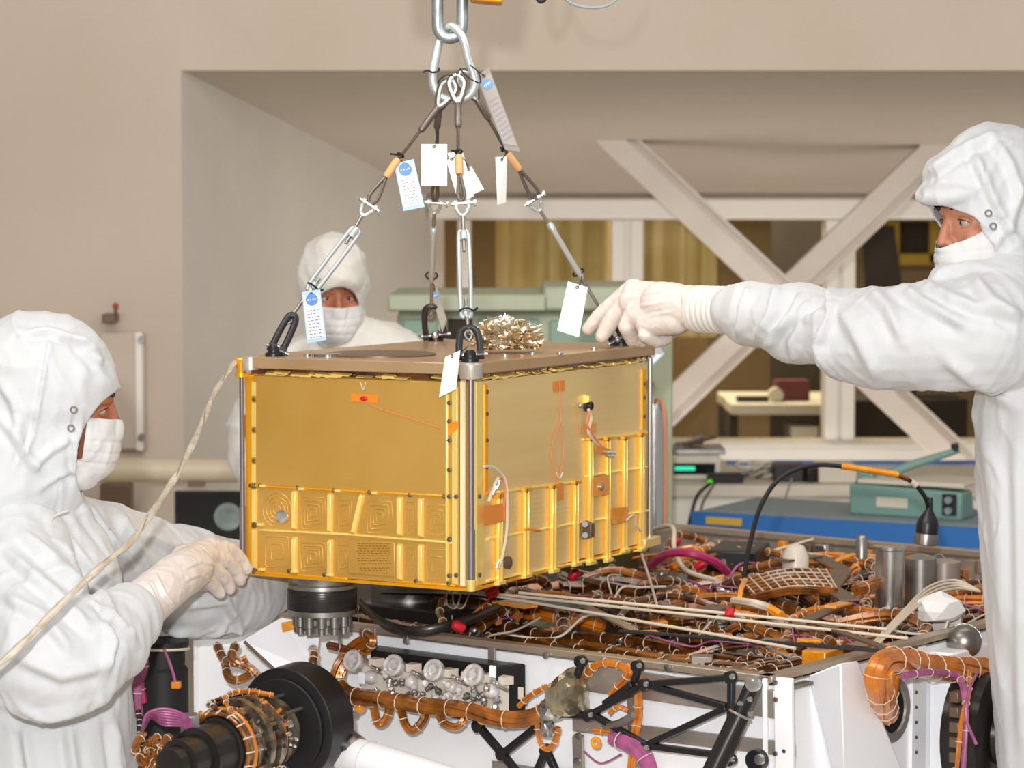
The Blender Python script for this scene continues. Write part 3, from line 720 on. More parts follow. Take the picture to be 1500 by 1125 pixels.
# corner posts
def rodw(x, y, z0, z1, r, m, label=None): return bp('corner_rod', MB().lathe((x, y, z0), (0, 0, 1), [(0, r * 1.3), (0.10, r * 1.3), (0.101, r), (z1 - z0, r)], 16), M[m], label)
rodw(-0.008, -0.006, 0.012, BZ + 0.006, 0.0055, 'rodg'); rodw(-0.006, BY + 0.004, 0.03, BZ - 0.004, 0.005, 'rodg'); rodw(BX + 0.004, -0.004, 0.014, BZ, 0.005, 'steel')
bp('corner_foot', MB().lathe((-0.008, -0.006, -0.002), (0, 0, 1), [(0, 0.008), (0.02, 0.009), (0.022, 0.006)], 16), M['goldp'])
bp('corner_foot', MB().lathe((-0.004, BY + 0.004, 0.0), (0, 0, 1), [(0, 0.008), (0.015, 0.009), (0.03, 0.006)], 16), M['goldd'])
# left upper corner: gold fitting
bp('corner_fitting', MB().lathe((-0.008, BY + 0.004, BZ - 0.012), (0, 0, 1), [(0, 0.012), (0.008, 0.012), (0.010, 0.008), (0.028, 0.011), (0.034, 0.014), (0.038, 0.012)], 20), M['goldd'], 'amber gold corner fitting', bevel=0.001)
# top plate with rounded corners
zt0, zt1 = BZ + 0.006, BZ + 0.028
def rrect(xa, ya, xb_, yb_, r, z):
    pts = []
    for cx, cy, a0 in ((xb_ - r, yb_ - r, 0), (xa + r, yb_ - r, 90), (xa + r, ya + r, 180), (xb_ - r, ya + r, 270)):
        for k in range(6):
            a = math.radians(a0 + 90 * k / 5); pts.append((cx + r * math.cos(a), cy + r * math.sin(a), z))
    return pts
bp('top_plate', MB().prism(rrect(-0.014, -0.014, BX + 0.03, BY + 0.014, 0.03, zt0), (0, 0, zt1 - zt0)), M['copper'], 'thick bronze lifting plate', bevel=0.002)
bp('gasket', MB().mm((0.006, 0.006, BZ - 0.008), (BX - 0.01, BY - 0.01, zt0)), M['harnd'])
# crinkled gold film squeezed out under the plate
mb = MB(); rr = random.Random(3)
for k in range(26):
    y = rr.uniform(0.03, BY - 0.03); l = rr.uniform(0.01, 0.05); mb.obox((-0.004 - rr.uniform(0, .004), y, BZ - 0.004 - rr.uniform(0, .004)), (0.01, 0, 0.003), (0, l, rr.uniform(-.003, .003)), (0, 0, rr.uniform(.001, .004)))
for k in range(34):
    x = rr.uniform(0.03, BX - 0.03); l = rr.uniform(0.01, 0.05); mb.obox((x, -0.004 - rr.uniform(0, .004), BZ - 0.004 - rr.uniform(0, .004)), (0, 0.01, 0.003), (l, 0, rr.uniform(-.003, .003)), (0, 0, rr.uniform(.001, .004)))
bp('film_edge', mb, M['goldp'], smooth=0, kind='stuff')
# cap at near corner
bp('corner_cap', MB().lathe((-0.004, -0.004, BZ - 0.001), (0, 0, 1), [(0, 0.0205), (0.003, 0.0222), (0.026, 0.0222), (0.0295, 0.019)], 32), M['rodl'], 'round machined corner cap')
bp('corner_cap', MB().lathe((-0.002, BY - 0.014, BZ + 0.003), (0, 0, 1), [(0, 0.018), (0.024, 0.018), (0.026, 0.014)], 28), M['rodl'], 'round machined corner cap')
for c in ((BX + 0.005, 0.0), (BX - 0.02, 0.0), (BX - 0.045, 0.002)):
    bp('nut_stack', MB().lathe((c[0], c[1], zt0 - 0.014), (0, 0, 1), [(0, 0.006), (0.01, 0.007), (0.012, 0.004), (0.036, 0.004), (0.038, 0.009), (0.046, 0.009), (0.048, 0.005), (0.056, 0.005)], 12), M['steel'])
# details on the plate: domes, bolts, foil
for px, py in ((520, 522), (600, 517), (450, 522), (820, 519), (560, 515), (740, 522), (780, 518), (870, 512)):
    c = BT(px, py, zt1); bp('plate_bolt', MB().lathe(c, (0, 0, 1), [(0, 0.007), (0.004, 0.007), (0.005, 0.004)], 12), M['steel'])
c = BT(556, 520, zt1); bp('round_cover', MB().lathe(c, (0, 0, 1), [(0, 0.11), (0.003, 0.11), (0.005, 0.1)], 40), M['brownp'])
c = BT(480, 522, zt1); bp('round_cover', MB().lathe(c, (0, 0, 1), [(0, 0.03), (0.005, 0.03), (0.006, 0.025)], 30), M['foils'])
c = BT(722, 500, zt1); bp('amber_tab', MB().obox(BT(716, 510, zt1), (0.014, 0, 0), (0, 0.002, 0), (0, 0, 0.045)), M['tapeor'])
# crumpled foil heap: a faceted, folded lump
def crumple(c, r, n_sub, seed, amp, fscale, rz=0, wob=0.35):
    bm = bmesh.new(); bmesh.ops.create_icosphere(bm, subdivisions=n_sub, radius=1)
    rr = random.Random(seed); off = V(rr.uniform(0, 50), rr.uniform(0, 50), rr.uniform(0, 50))
    R = Matrix.Rotation(rz, 3, 'Z')
    for v in bm.verts:
        p = v.co.copy(); q = p * fscale + off
        d = 1 + amp * .5 * noise.noise(q) + amp * .55 * (abs(noise.noise(q * 2.1)) - .2) + amp * .35 * (abs(noise.noise(q * 4.3)) - .2)
        p = p * d + noise.noise_vector(q * 3.1) * amp * wob * .5 + V(rr.uniform(-1, 1), rr.uniform(-1, 1), rr.uniform(-1, 1)) * amp * .07
        v.co = R @ Vector((p.x * r[0], p.y * r[1], max(p.z, -0.6) * r[2])) + Vector(c)
    mb = MB(); bm.verts.index_update(); mb.v = [tuple(v.co) for v in bm.verts]; mb.f = [tuple(v.index for v in f.verts) for f in bm.faces]; bm.free(); return mb
fc = BT(757, 517, zt1)
obj('foil_wad', crumple(MBOX @ (fc + V(0, 0.02, 0.03)), (0.066, 0.05, 0.036), 5, 5, 0.65, 4.2, 0.5, 0.42), M['foil'], label='crumpled silver foil heap on top of the bronze plate', cat='foil', smooth=14)
# canister below the left corner
def cyl_at(px, py): return plane_hit(px, py, MBOX, 2, -0.002)
cc = V(0.115, 0.395, 0.0); w = project(np.array([list(MBOX @ cc)])); 
CW = P(472, 860, 5.12); cw = IBOX @ CW; cw.z = 0
pr = bp('canister', MB().lathe(cw, (0, 0, -1), [(0, 0.062), (0.012, 0.058), (0.018, 0.058), (0.020, 0.066), (0.03, 0.0665)], 40), M['steeld'], 'stepped steel and black canister under the box')
bp('canister_band', MB().lathe(cw, (0, 0, -1), [(0.026, 0.066), (0.028, 0.067), (0.068, 0.067), (0.070, 0.066)], 40), M['blackg'], 'dark ribbed canister band')
mb = MB()
for k in range(9): mb.ring(cw - V(0, 0, 0.030 + k * 0.0045), (0, 0, 1), 0.067, 0.0009, 40, 5)
bp('canister_groove', mb, M['blackm'])
bp('canister_collar', MB().lathe(cw, (0, 0, -1), [(0.068, 0.067), (0.078, 0.067), (0.080, 0.050), (0.086, 0.048)], 40), M['steeld'])
bp('canister_tip', MB().lathe(cw, (0, 0, -1), [(0.082, 0.046), (0.096, 0.046), (0.098, 0.036), (0.115, 0.036), (0.117, 0.03)], 32), M['steel'])
for k in range(12):
    a = 2 * math.pi * k / 12; c = cw + V(0.048 * math.cos(a), 0.048 * math.sin(a), -0.084)
    bp('canister_stud', MB().lathe(c, (0, 0, -1), [(-0.004, 0.010), (0.016, 0.010), (0.018, 0.0075), (0.03, 0.0075)], 10), M['steeld'])
# ================================================================== SLING
def up_plate(x, y): return MBOX @ V(x, y, zt1)
APEX = P(660, 120, 5.34)
corners = {'L': up_plate(0.028, 0.447), 'N': up_plate(0.033, 0.018), 'F': up_plate(0.72, 0.475), 'R': up_plate(0.715, 0.03)}
def legY(k, px, py):     # depth of a point on leg k, by picture height between apex and corner
    c = corners[k]; xs, ys_, _ = project(np.array([list(c)])); t = (py - 120) / (ys_[0] - 120)
    return 5.34 + (c.y - 5.34) * max(0, t)
def LP(k, px, py): return P(px, py, legY(k, px, py))
# links
def link(ctr, half_w, top, bot, Y, r, rot, name, label):
    # elongated link: half circles joined by straights
    pts = []; x1, y1 = ctr
    a, b = P(x1, top, Y), P(x1, bot, Y); w = half_w / FPX * Y
    ax = V(math.cos(rot), math.sin(rot), 0)
    for k in range(13):
        t = math.pi * k / 12; pts.append(a - V(0, 0, w) + ax * w * math.cos(t) + V(0, 0, w * math.sin(t)))
    for k in range(13):
        t = math.pi + math.pi * k / 12; pts.append(b + V(0, 0, w) + ax * w * math.cos(t) + V(0, 0, w * math.sin(t)))
    return obj(name, MB().tube(pts, r, 14, closed=True), M['zinc'], label=label, cat='link', group=None)
link((659, 0), 18, -46, 56, 5.34, 0.0115, 0.12, 'chain_link', 'upper galvanised chain link at the top of the sling')
# pear link through it
pts = [P(x, y, 5.34 + dy) for x, y, dy in ((660, 38, .0), (650, 46, .012), (643, 62, .01), (638, 85, .005), (634, 108, 0), (636, 128, 0), (647, 142, 0), (664, 146, 0), (682, 143, 0), (694, 130, 0), (694, 112, 0), (686, 88, -.005), (680, 62, -.01), (672, 46, -.01))]
obj('master_link', MB().tube(smooth_path(pts, 5, True), 0.0088, 12, closed=True), M['galv'], label='pear shaped steel master link that gathers the four ropes', cat='link', group=None)
# hoist block and hook just above the frame
h = thing('hoist_hook', 'orange hoist block just above the sling\'s top link', 'hoist', P(700, 0, 5.34))
obj('block', MB().mm(P(664, -40, 5.3), P(664, -40, 5.3) + V(0.108, 0.09, 0.12)).prism([P(664, -38, 5.3), P(690, 0, 5.3), P(735, 4, 5.3), P(744, -38, 5.3)], V(0, 0.09, 0)), M['orange'], h, bevel=0.004)
obj('housing', MB().mm(P(572, -14, 5.3), P(572, -14, 5.3) + V(0.225, 0.2, 0.3)), M['orange'], h, bevel=0.02)
obj('shank', MB().lathe(P(659, -34, 5.34), (0, 0, 1), [(0, 0.012), (0.05, 0.012), (0.06, 0.03), (0.2, 0.03)], 20), M['steeld'], h)
obj('hook', MB().tube(smooth_path([P(659, -60, 5.33), P(645, -45, 5.33), P(646, -22, 5.335), P(660, -14, 5.34), P(676, -22, 5.345), P(680, -40, 5.35)], 6), 0.011, 12), M['steeld'], h)
obj('control_cable', MB().tube(smooth_path([P(x, y, 5.8) for x, y in ((780, -60), (785, -10), (793, 2), (803, -12), (812, -60))], 6), 0.005, 8), M['blackm'], label='short black cable loop at the top edge right of the orange hoist', cat='cable')
obj('hoist_cable', MB().tube(smooth_path([P(x, y, 5.8) for x, y in ((812, -40), (830, 0), (865, 11), (900, 2), (925, -40))], 8), 0.003, 8), M['greymat'], label='thin grey cable sagging at the top edge right of the hoist', cat='cable')

def shackle(t, top, bot, k, name='bow', s=1.0, m='galv', pin=True):
    """small clevis: U opening upwards, pin through the rope eye at top; returns nothing"""
    A, B = top, bot; d = (A - B).normalized(); side = d.cross(V(0, 1, 0)).normalized(); w = 0.0095 * s
    pts = [A + side * w, A + side * w - d * 0.010 * s, B + side * w * 0.9 + d * 0.012 * s, B + side * w * .4 + d * 0.002, B - side * w * .4 + d * 0.002, B - side * w * 0.9 + d * 0.012 * s, A - side * w - d * 0.010 * s, A - side * w]
    sh = obj(name, MB().tube(smooth_path(pts, 4), 0.0032 * s, 8), M[m], t)
    for s_ in (-1, 1): obj('ear', MB().cyl(A + side * w * s_ * 0.8, A + side * w * s_ * 1.35, 0.0058 * s, seg=12), M[m], sh)
    if pin: obj('pin', MB().cyl(A - side * 0.019 * s, A + side * 0.017 * s, 0.003 * s, seg=10).cyl(A - side * 0.022 * s, A - side * 0.018 * s, 0.006 * s, seg=8), M['steel'], sh)
    return sh
def rope_leg(k, pts, sleeve, ferr, eye, pos):
    """wire rope with upper thimble eye, crimp sleeve, taped ferrule and lower eye"""
    t = thing('wire_rope_sling', 'wire rope sling leg running to the %s corner of the box' % pos, 'sling', LP(k, *pts[-1]), group='wire rope legs')
    W = [LP(k, *p) for p in pts]
    obj('rope', MB().tube(W, 0.0033, 8), M['rope'], t)
    # upper eye about the master link
    s0, s1 = LP(k, *sleeve[0]), LP(k, *sleeve[1]); top = LP(k, *eye[0])
    d = (top - s0).normalized(); side = d.cross(V(0, 1, 0)).normalized(); L = (top - s0).length
    loop = [s0, s0 + d * L * .35 + side * .011, s0 + d * L * .75 + side * .0155, top, s0 + d * L * .75 - side * .0155, s0 + d * L * .35 - side * .011]
    obj('thimble', MB().tube(smooth_path(loop, 5, True), 0.0052, 8, closed=True), M['galv'], t)
    obj('eye_rope', MB().tube(smooth_path([q + V(0, -0.003, 0) + (q - (s0 + d * L * .5)).normalized() * 0.004 for q in loop], 5, True), 0.0026, 8, closed=True), M['rope'], t)
    obj('sleeve', MB().tube([s0, s0.lerp(s1, .08), s0.lerp(s1, .92), s1], [0.0055, 0.0072, 0.0072, 0.0055], 12), M['sleeve'], t)
    f0, f1 = LP(k, *ferr[0]), LP(k, *ferr[1])
    obj('taped_ferrule', MB().tube([f0, f0.lerp(f1, .1), f0.lerp(f1, .9), f1], [0.006, 0.0078, 0.0078, 0.006], 12), M['wood'], t, 'ferrule wrapped in tan tape')
    obj('cable_tie', MB().ring(f0 + (f0 - f1).normalized() * 0.01, (f0 - f1), 0.0065, 0.0022, 14, 6).tube([f0 + (f0 - f1).normalized() * 0.01, f0 + V(-0.014, -0.01, 0.01)], 0.0022, 6), M['blackm'], t)
    # lower eye
    e = LP(k, *eye[1]); d = (e - f1).normalized(); side = d.cross(V(0, 1, 0)).normalized(); L = (e - f1).length; wv = 0.006 if k in 'FN' else 0.009
    loop = [f1, f1 + d * L * .35 + side * wv * .6, f1 + d * L * .8 + side * wv, e, f1 + d * L * .8 - side * wv, f1 + d * L * .35 - side * wv * .6]
    obj('lower_eye', MB().tube(smooth_path(loop, 5, True), 0.0035, 8, closed=True), M['sleeve'], t)
    return t
rope_leg('L', [(618, 188), (600, 212), (580, 237), (565, 262)], ((642, 157), (616, 192)), ((583, 233), (565, 260)), ((663, 118), (542, 298)), 'left')
rope_leg('N', [(671, 184), (671, 215), (672, 262)], ((671, 152), (671, 186)), ((672, 228), (673, 256)), ((668, 110), (676, 294)), 'near')
rope_leg('F', [(641, 190), (640, 230), (638, 262)], ((643, 160), (640, 188)), ((639, 232), (638, 258)), ((660, 112), (637, 294)), 'far')
rope_leg('R', [(714, 172), (727, 195), (745, 228), (760, 248)], ((698, 145), (716, 174)), ((743, 224), (761, 249)), ((675, 105), (787, 290)), 'right')

def turnbuckle(k, pts, pos, open_=True):
    """pts: clevis top, clevis bottom, body top, body bottom, eye bottom"""
    a, b, c, d_, e = [LP(k, *p) for p in pts]
    t = thing('turnbuckle', 'galvanised turnbuckle above the %s corner of the box' % pos, 'turnbuckle', e, group='turnbuckles')
    shackle(t, a, b, k, s=1.25)
    obj('threaded_rod', MB().cyl(b, c.lerp(d_, .22), 0.0035, seg=10), M['steeld'], t)
    obj('threaded_rod', MB().cyl(d_.lerp(c, .2), d_ + (e - d_) * .75, 0.0035, seg=10), M['steeld'], t)
    ax = (c - d_).normalized(); side = ax.cross(V(0, 1, 0)).normalized() if open_ else V(0, 1, 0).cross(ax).cross(ax).normalized(); w = 0.0095
    bd = obj('body', MB().tube(smooth_path([c + side * w * .3, c + side * w - ax * .010, d_ + side * w + ax * .010, d_ + side * w * .3, d_ - side * w * .3, d_ - side * w + ax * .010, c - side * w - ax * .010, c - side * w * .3], 4, True), 0.0044 if open_ else 0.0062, 10, closed=True), M['galv'], t)
    for q, s_ in ((c, -1), (d_, 1)): obj('end_boss', MB().tube([q - ax * 0.006 * s_, q, q + ax * .016 * s_], [0.0055, 0.0085, 0.007], 14), M['galv'], bd)
    obj('cable_tie', MB().ring(d_ + ax * .008, ax, 0.0125, 0.002, 16, 6).tube([d_ + ax * .008 - side * .012, d_ + ax * .012 - side * .022 + V(0, -.004, .004)], 0.0025, 6), M['blackm'], t)
    dirn = (d_ - e).normalized(); s2 = dirn.cross(V(0, 1, 0)).normalized()
    obj('eye', MB().tube(smooth_path([e + dirn * .022, e + dirn * .012 + s2 * .007, e + s2 * .003 , e - s2 * .003, e + dirn * .012 - s2 * .007], 5, True), 0.0033, 8, closed=True), M['steeld'], t)
    return t
turnbuckle('L', [(541, 300), (531, 315), (521, 338), (455, 425), (420, 472)], 'left')
turnbuckle('N', [(677, 298), (678, 316), (679, 342), (683, 462), (687, 497)], 'near')
turnbuckle('F', [(637, 297), (636, 312), (635, 336), (632, 408), (632, 470)], 'far', False)
turnbuckle('R', [(782, 293), (791, 308), (806, 330), (850, 404), (897, 482)], 'right', False)

def bow_shackle(k, pts, pos, w=0.0195, r=0.0068):
    c = corners[k]; T = LP(k, *pts[0]); d = (T - c).normalized(); side = d.cross(V(0, 1, 0)).normalized()
    t = thing('bow_shackle', 'black bow shackle and swivel eye bolted at the %s corner of the plate' % pos, 'shackle', c, group='black corner shackles')
    L = (T - c).length
    b0 = c + d * 0.016
    obj('bow', MB().tube(smooth_path([b0 + side * w * .95, b0 + side * w + d * (L * .3), T + side * w * .75 - d * .004, T + d * .006, T - side * w * .75 - d * .004, b0 - side * w + d * (L * .3), b0 - side * w * .95], 5), r, 10), M['blacks'], t)
    for s_ in (-1, 1): obj('ear', MB().cyl(b0 + side * s_ * (w - .006), b0 + side * s_ * (w + .007), 0.0095, seg=14), M['blacks'], t)
    obj('pin', MB().cyl(b0 - side * (w + .014), b0 + side * (w + .01), 0.0045, seg=10), M['steeld'], t)
    obj('swivel', MB().lathe(c, (0, 0, 1), [(0, 0.0165), (0.006, 0.0165), (0.008, 0.012), (0.016, 0.011), (0.022, 0.007)], 20), M['black'], t)
    obj('eye_bolt', MB().ball(b0, 0.0095), M['steel'], t)
    return t
bow_shackle('L', [(428, 466)], 'left', 0.011); bow_shackle('N', [(687, 484)], 'near'); bow_shackle('F', [(632, 452)], 'far'); bow_shackle('R', [(888, 466)], 'right', 0.011)

# ------------------------------------------------------------------ tags
def tagcard(px4, Y, label, m='paper', emblem=None, lines=False, hang=None, name='tag', border=None):
    q = [P(x, y, Y + (dy[0] if dy else 0)) for x, y, *dy in px4]
    n = (q[1] - q[0]).cross(q[3] - q[0]).normalized()
    if n.y > 0: n = -n
    t = thing(name, label, 'tag', (q[0] + q[1]) / 2)
    obj('card', MB().prism([p + n * 0.0 for p in q], -n * 0.0008), M[border or m], t, smooth=0)
    if border:
        c = sum(q, V(0, 0, 0)) / 4; inn = [c + (p - c) * .86 + ((p - c).cross(n)) * 0 for p in q]
        obj('paper', MB().prism([p + n * 0.0012 for p in inn], -n * 0.0008), M[m], t, smooth=0)
    ux = (q[1] - q[0]); uy = (q[3] - q[0])
    def uv(a, b, o=0.002): return q[0] + ux * a + uy * b + n * o
    if emblem:
        r = ux.length * 0.33
        e = obj('emblem', MB().lathe(uv(.5, .17, 0.0016), n, [(0, r), (0.0006, r)], 24), M['blue'], t, smooth=0)
        for sx in (-.21, -.07, .07, .19): obj('letter_mark', MB().bar(uv(.5 + sx - .03, .185, .0023), uv(.5 + sx + .02, .155, .0023), n, r * .14, 0.0003, 1.0), M['paper'], e, smooth=0)
        obj('swoosh', MB().bar(uv(.5 - .22, .21, .0023), uv(.5 + .24, .13, .0023), n, r * .06, 0.0003, 1.0), M['red'], e, smooth=0)
    if lines:
        mb = MB(); rr = random.Random(int(px4[0][0]))
        for k in range(9):
            v = .38 + .065 * k; x = .18
            while x < .8:
                w = rr.uniform(.06, .2); mb.bar(uv(x, v, .0016), uv(min(x + w, .84), v, .0016), n, uy.length * .022, 0.0002, 1.0); x += w + .05
        obj('print', mb, M['ink'], t, kind='stuff', smooth=0)
    if hang is not None:
        obj('string', MB().tube(smooth_path([uv(.5, .06, .001), (uv(.5, .06) + P(*hang)) / 2 + V(0.003, -0.004, 0), P(*hang)], 4), 0.001, 5), M['blackm'], t)
        obj('grommet', MB().ring(uv(.5, .06, .001), n, 0.0028, 0.0009, 12, 5), M['brownp'], t)
    return t
tagcard([(617, 211), (655, 211), (655, 272), (617, 272)], 5.22, 'blank bright white rectangular tag hanging in the middle of the sling', hang=(638, 190, 5.3))
tagcard([(655, 224), (678, 222), (694, 287), (683, 294)], 5.33, 'white paper tag fanned behind the middle rope ferrule, narrow and steep', hang=(671, 224, 5.3))
tagcard([(654, 236), (668, 224), (678, 262), (668, 284)], 5.31, 'white paper tag tucked between the blank tag and the near rope', hang=(668, 226, 5.3))
tagcard([(682, 250, .03), (690, 243, .03), (709, 277, -.01), (694, 284, -.01)], 5.33, 'white paper tag sticking out right of the near rope', hang=(674, 226, 5.3))
tagcard([(726, 230, .0), (743, 229, .03), (741, 297, .03), (729, 300, .0)], 5.30, 'blank white tag turned nearly edge on by the right rope', hang=(740, 220, 5.33))
tagcard([(832, 412), (861, 421), (848, 494), (816, 484)], 5.40, 'blank white tag hanging beside the pointing gloved hand', hang=(852, 405, 5.42))
tagcard([(652, 523, .02), (674, 513, 0), (668, 570, 0), (643, 582, .02)], 4.86, 'blank white tag hanging over the box\'s near upper corner', hang=(685, 508, 4.93))
tagcard([(577, 240), (606, 233), (622, 303), (591, 309)], 5.28, 'white tag with a round blue emblem beside the left rope\'s ferrule', 'lam', True, True, (581, 232, 5.3), 'emblem_tag', 'lamedge')
tagcard([(442, 428), (469, 424), (478, 498), (450, 503)], 5.14, 'white tag with a round blue emblem hanging over the far worker\'s mask', 'lam', True, True, (456, 420, 5.17), 'emblem_tag', 'lamedge')
M['greylam'] = mat('grey laminate', '#9a958d', 0.6); M['greylam2'] = mat('grey laminate pouch', '#857d74', 0.5)
tagcard([(697, 112), (716, 98), (762, 222), (740, 219)], 5.37, 'long grey laminated tag with a blue emblem leaning on the right rope', 'greylam', True, True, (690, 100, 5.34), 'emblem_tag', 'greylam2')
tagcard([(630, 425), (640, 418), (655, 470), (648, 488)], 5.70, 'thin pale tag with a blue mark by the far turnbuckle', 'greylam', True, False, (632, 412, 5.65), 'emblem_tag', 'greylam2')
tagcard([(948, 505), (962, 498), (974, 518), (955, 537)], 5.72, 'small pale blue pointed label behind the right end of the plate', 'lam', False, False, None, 'pointed_label', 'lamedge')
tie1 = [(619, 106), (626, 103), (634, 106), (642, 104), (643, 99)]
obj('cable_tie', MB().tube(smooth_path([P(x, y, 5.325) for x, y in tie1], 5), 0.0022, 6), M['blackm'], label='black cable tie round the left limb of the master link', cat='cable tie')
obj('cable_tie', MB().tube(smooth_path([P(x, y, 5.322) for x, y in ((674, 100), (684, 112), (703, 121), (700, 105), (688, 95))], 5), 0.0016, 6), M['blackm'], label='black cable tie looped through the grey tag at the master link', cat='cable tie')
# cord from box corner down across the left worker
pts = [(347, 527, 5.14), (330, 550, 5.0), (312, 580, 4.85), (300, 610, 4.75), (285, 645, 4.66), (262, 690, 4.56), (240, 725, 4.5), (215, 762, 4.42), (190, 795, 4.36), (150, 828, 4.30), (110, 865, 4.27), (60, 915, 4.22), (20, 955, 4.18), (-30, 995, 4.15)]
sp = smooth_path([P(*p) for p in pts], 7)
t = thing('tether_cord', 'twisted translucent cord running from the box corner down across the left worker', 'cord', sp[0])
rads = [0.0034 + 0.0008 * math.sin(i * .7) + 0.0012 * min(1, i / 60) for i in range(len(sp))]
obj('wrap', MB().tube(sp, rads, 10, flat=1.4), M['cord'], t)
tw = [p + V(0.0032 * math.sin(i * .45), -0.003, 0.0032 * math.cos(i * .45)) for i, p in enumerate(sp)]
obj('strand', MB().tube(tw, 0.0018, 6), M['cord'], t)
obj('strand', MB().tube([p + V(-0.0034 * math.sin(i * .45), -0.002, -0.0034 * math.cos(i * .45)) for i, p in enumerate(sp)], 0.0013, 6), M['rail'], t)
# ================================================================== ROVER BODY
KR = P(1130, 990, 4.7); ZR = KR.z
LX, LY = 1.8, 1.45
rover = thing('rover_body', 'open white rover body full of copper coloured cabling under the gold box', 'rover', (KR.x, KR.y, 0), math.radians(52))
MR = WM[rover.name]; IR = MR.inverted()
def RL(px, py, off=0.0): return plane_hit(px, py, MR, 0, -off)
def RR(px, py, off=0.0): return plane_hit(px, py, MR, 1, -off)
def RD(px, py, h=0.0): return plane_hit(px, py, MR, 2, ZR + h)
def rp(name, mb, m, label=None, parent=None, **k): return obj(name, mb, m if not isinstance(m, str) else M[m], parent or rover, label, local=True, **k)
Z0 = 0.42
rp('front_panel', MB().mm((0.008, 0.01, Z0), (0.02, LY, ZR - 0.02)), 'white', 'white near side panel', smooth=0)
rp('right_panel', MB().mm((0.01, 0.0, Z0), (LX, 0.012, ZR - 0.02)), 'white', 'white right side panel', smooth=0)
rp('back_panel', MB().mm((LX - 0.02, 0.0, Z0), (LX, LY, ZR - 0.01)), 'grayal', smooth=0)
rp('left_panel', MB().mm((0.01, LY - 0.02, Z0), (LX, LY, ZR - 0.01)), 'grayal', smooth=0)
rp('deck_floor', MB().mm((0.01, 0.01, ZR - 0.15), (LX - 0.01, LY - 0.01, ZR - 0.085)), 'deck', smooth=0)
rp('belly', MB().mm((0.01, 0.01, Z0 - 0.02), (LX - 0.01, LY - 0.01, Z0)), 'white', smooth=0)
# rim rails
rp('rim_rail', MB().mm((-0.006, 0, ZR - 0.014), (0.022, LY, ZR)), 'rail', 'near rim rail', bevel=0.002)
rp('rim_rail', MB().mm((-0.006, -0.006, ZR - 0.012), (LX, 0.024, ZR)), 'rail', 'right rim rail', bevel=0.002)
rp('rim_rail', MB().mm((LX - 0.02, 0, ZR - 0.02), (LX + 0.006, LY, ZR + 0.004)), 'rail', 'rear rim rail', bevel=0.002)
rp('rim_rail', MB().mm((0, LY - 0.02, ZR - 0.015), (LX, LY + 0.006, ZR)), 'rail', bevel=0.002)
for k in range(6):
    rp('rear_divider', MB().mm((LX - 0.035, 0.1 + k * 0.22, ZR - 0.12), (LX - 0.02, 0.125 + k * 0.22, ZR - 0.02)), 'rail')
# frame members on the near face
def fm(a, b, w, off=0.002, h=0.006, m='grayal', name='frame_member', label=None, bev=0.001): 
    return rp(name, MB().bar(RL(*a, off), RL(*b, off), V(-1, 0, 0), w, h, 1.0), m, label, bevel=bev)
fm((722, 945), (722, 985), 0.016); fm((596, 928), (596, 944), 0.012)
fm((845, 990), (1140, 1032), 0.05, m='grayal'); fm((928, 985), (932, 1125), 0.026); fm((838, 1060), (1165, 1098), 0.026); fm((848, 1075), (850, 1150), 0.024)
fm((720, 1125), (1160, 1190), 0.03)
for px in (500, 550, 596): fm((px, 900 + (px - 400) * .118), (px, 945), 0.008)
for x, y in ((800, 960), (978, 978), (1150, 1100), (846, 1115), (848, 1078)):
    rp('screw', MB().lathe(RL(x, y, 0.008), (-1, 0, 0), [(0, 0.007), (0.003, 0.007), (0.004, 0.004)], 12), 'steeld')
fm((1150, 992), (1152, 1180), 0.036, 0.004, 0.008, 'white', 'corner_strip', 'white corner strip with screws')
fm((1122, 992), (1124, 1180), 0.010, 0.004, 0.006, 'white', 'corner_strip')
for y in (1000, 1025, 1104): rp('screw', MB().lathe(RL(1136, y, 0.012), (-1, 0, 0), [(0, 0.005), (0.003, 0.004)], 10), 'brownp' if y == 1025 else 'steeld')
# right face : gusset, ports, perforated strip
def q(px, py, yv): return plane_hit(px, py, MR, 1, yv)
rp('gusset', MB().hexa([q(1184, 990, -.002), q(1254, 968, -.002), q(1349, 1200, -.002), q(1240, 1200, -.002), q(1232, 971, -.05), q(1256, 968, -.05), q(1351, 1200, -.05), q(1238, 1200, -.05)]), 'white', 'tapered white gusset plate', bevel=0.003)
rp('clip_bracket', MB().mm(tuple(RR(1158, 1012, .02)), tuple(RR(1178, 1000, .0) + V(0, 0, 0.005))), 'steeld', bevel=0.001)
for x, y in ((1158, 1008), (1160, 1096)): rp('screw', MB().lathe(RR(x, y, 0.001), (0, -1, 0), [(0, 0.006), (0.004, 0.005)], 10), 'brownp')
rp('cable_port', MB().lathe(RR(1306, 1040, 0.001), (0, -1, 0), [(0, 0.062), (0.006, 0.062), (0.007, 0.045), (0.001, 0.043)], 30), 'grayal', 'round cable port ring in the right side')
rp('port_hole', MB().lathe(RR(1306, 1040, 0.002), (0, -1, 0), [(0, 0.045), (0.0015, 0.045)], 30), 'blackm')
rp('strip', MB().mm(tuple(RR(1335, 1200, .008)), tuple(RR(1352, 945, 0))), 'white', bevel=0.001)
for k in range(8):
    rp('hole', MB().cyl(RR(1342, 948 + k * 22, .0085), RR(1342, 948 + k * 22, .0095), 0.0035, seg=10), 'blackm')
rp('outrigger_box', MB().mm((RR(1362, 945).x, -0.05, Z0), (RR(1420, 930).x, 0.0, ZR - 0.03)), 'white', 'white stepped side box', bevel=0.004)
rp('motor_drum', MB().lathe(RR(1408, 1070, 0.05), (0.15, -1, 0), [(0, 0.12), (0.07, 0.12), (0.08, 0.105), (0.08, 0.06), (0.1, 0.055), (0.1, 0.02)], 36), 'blackg', 'black motor drum on the right side')
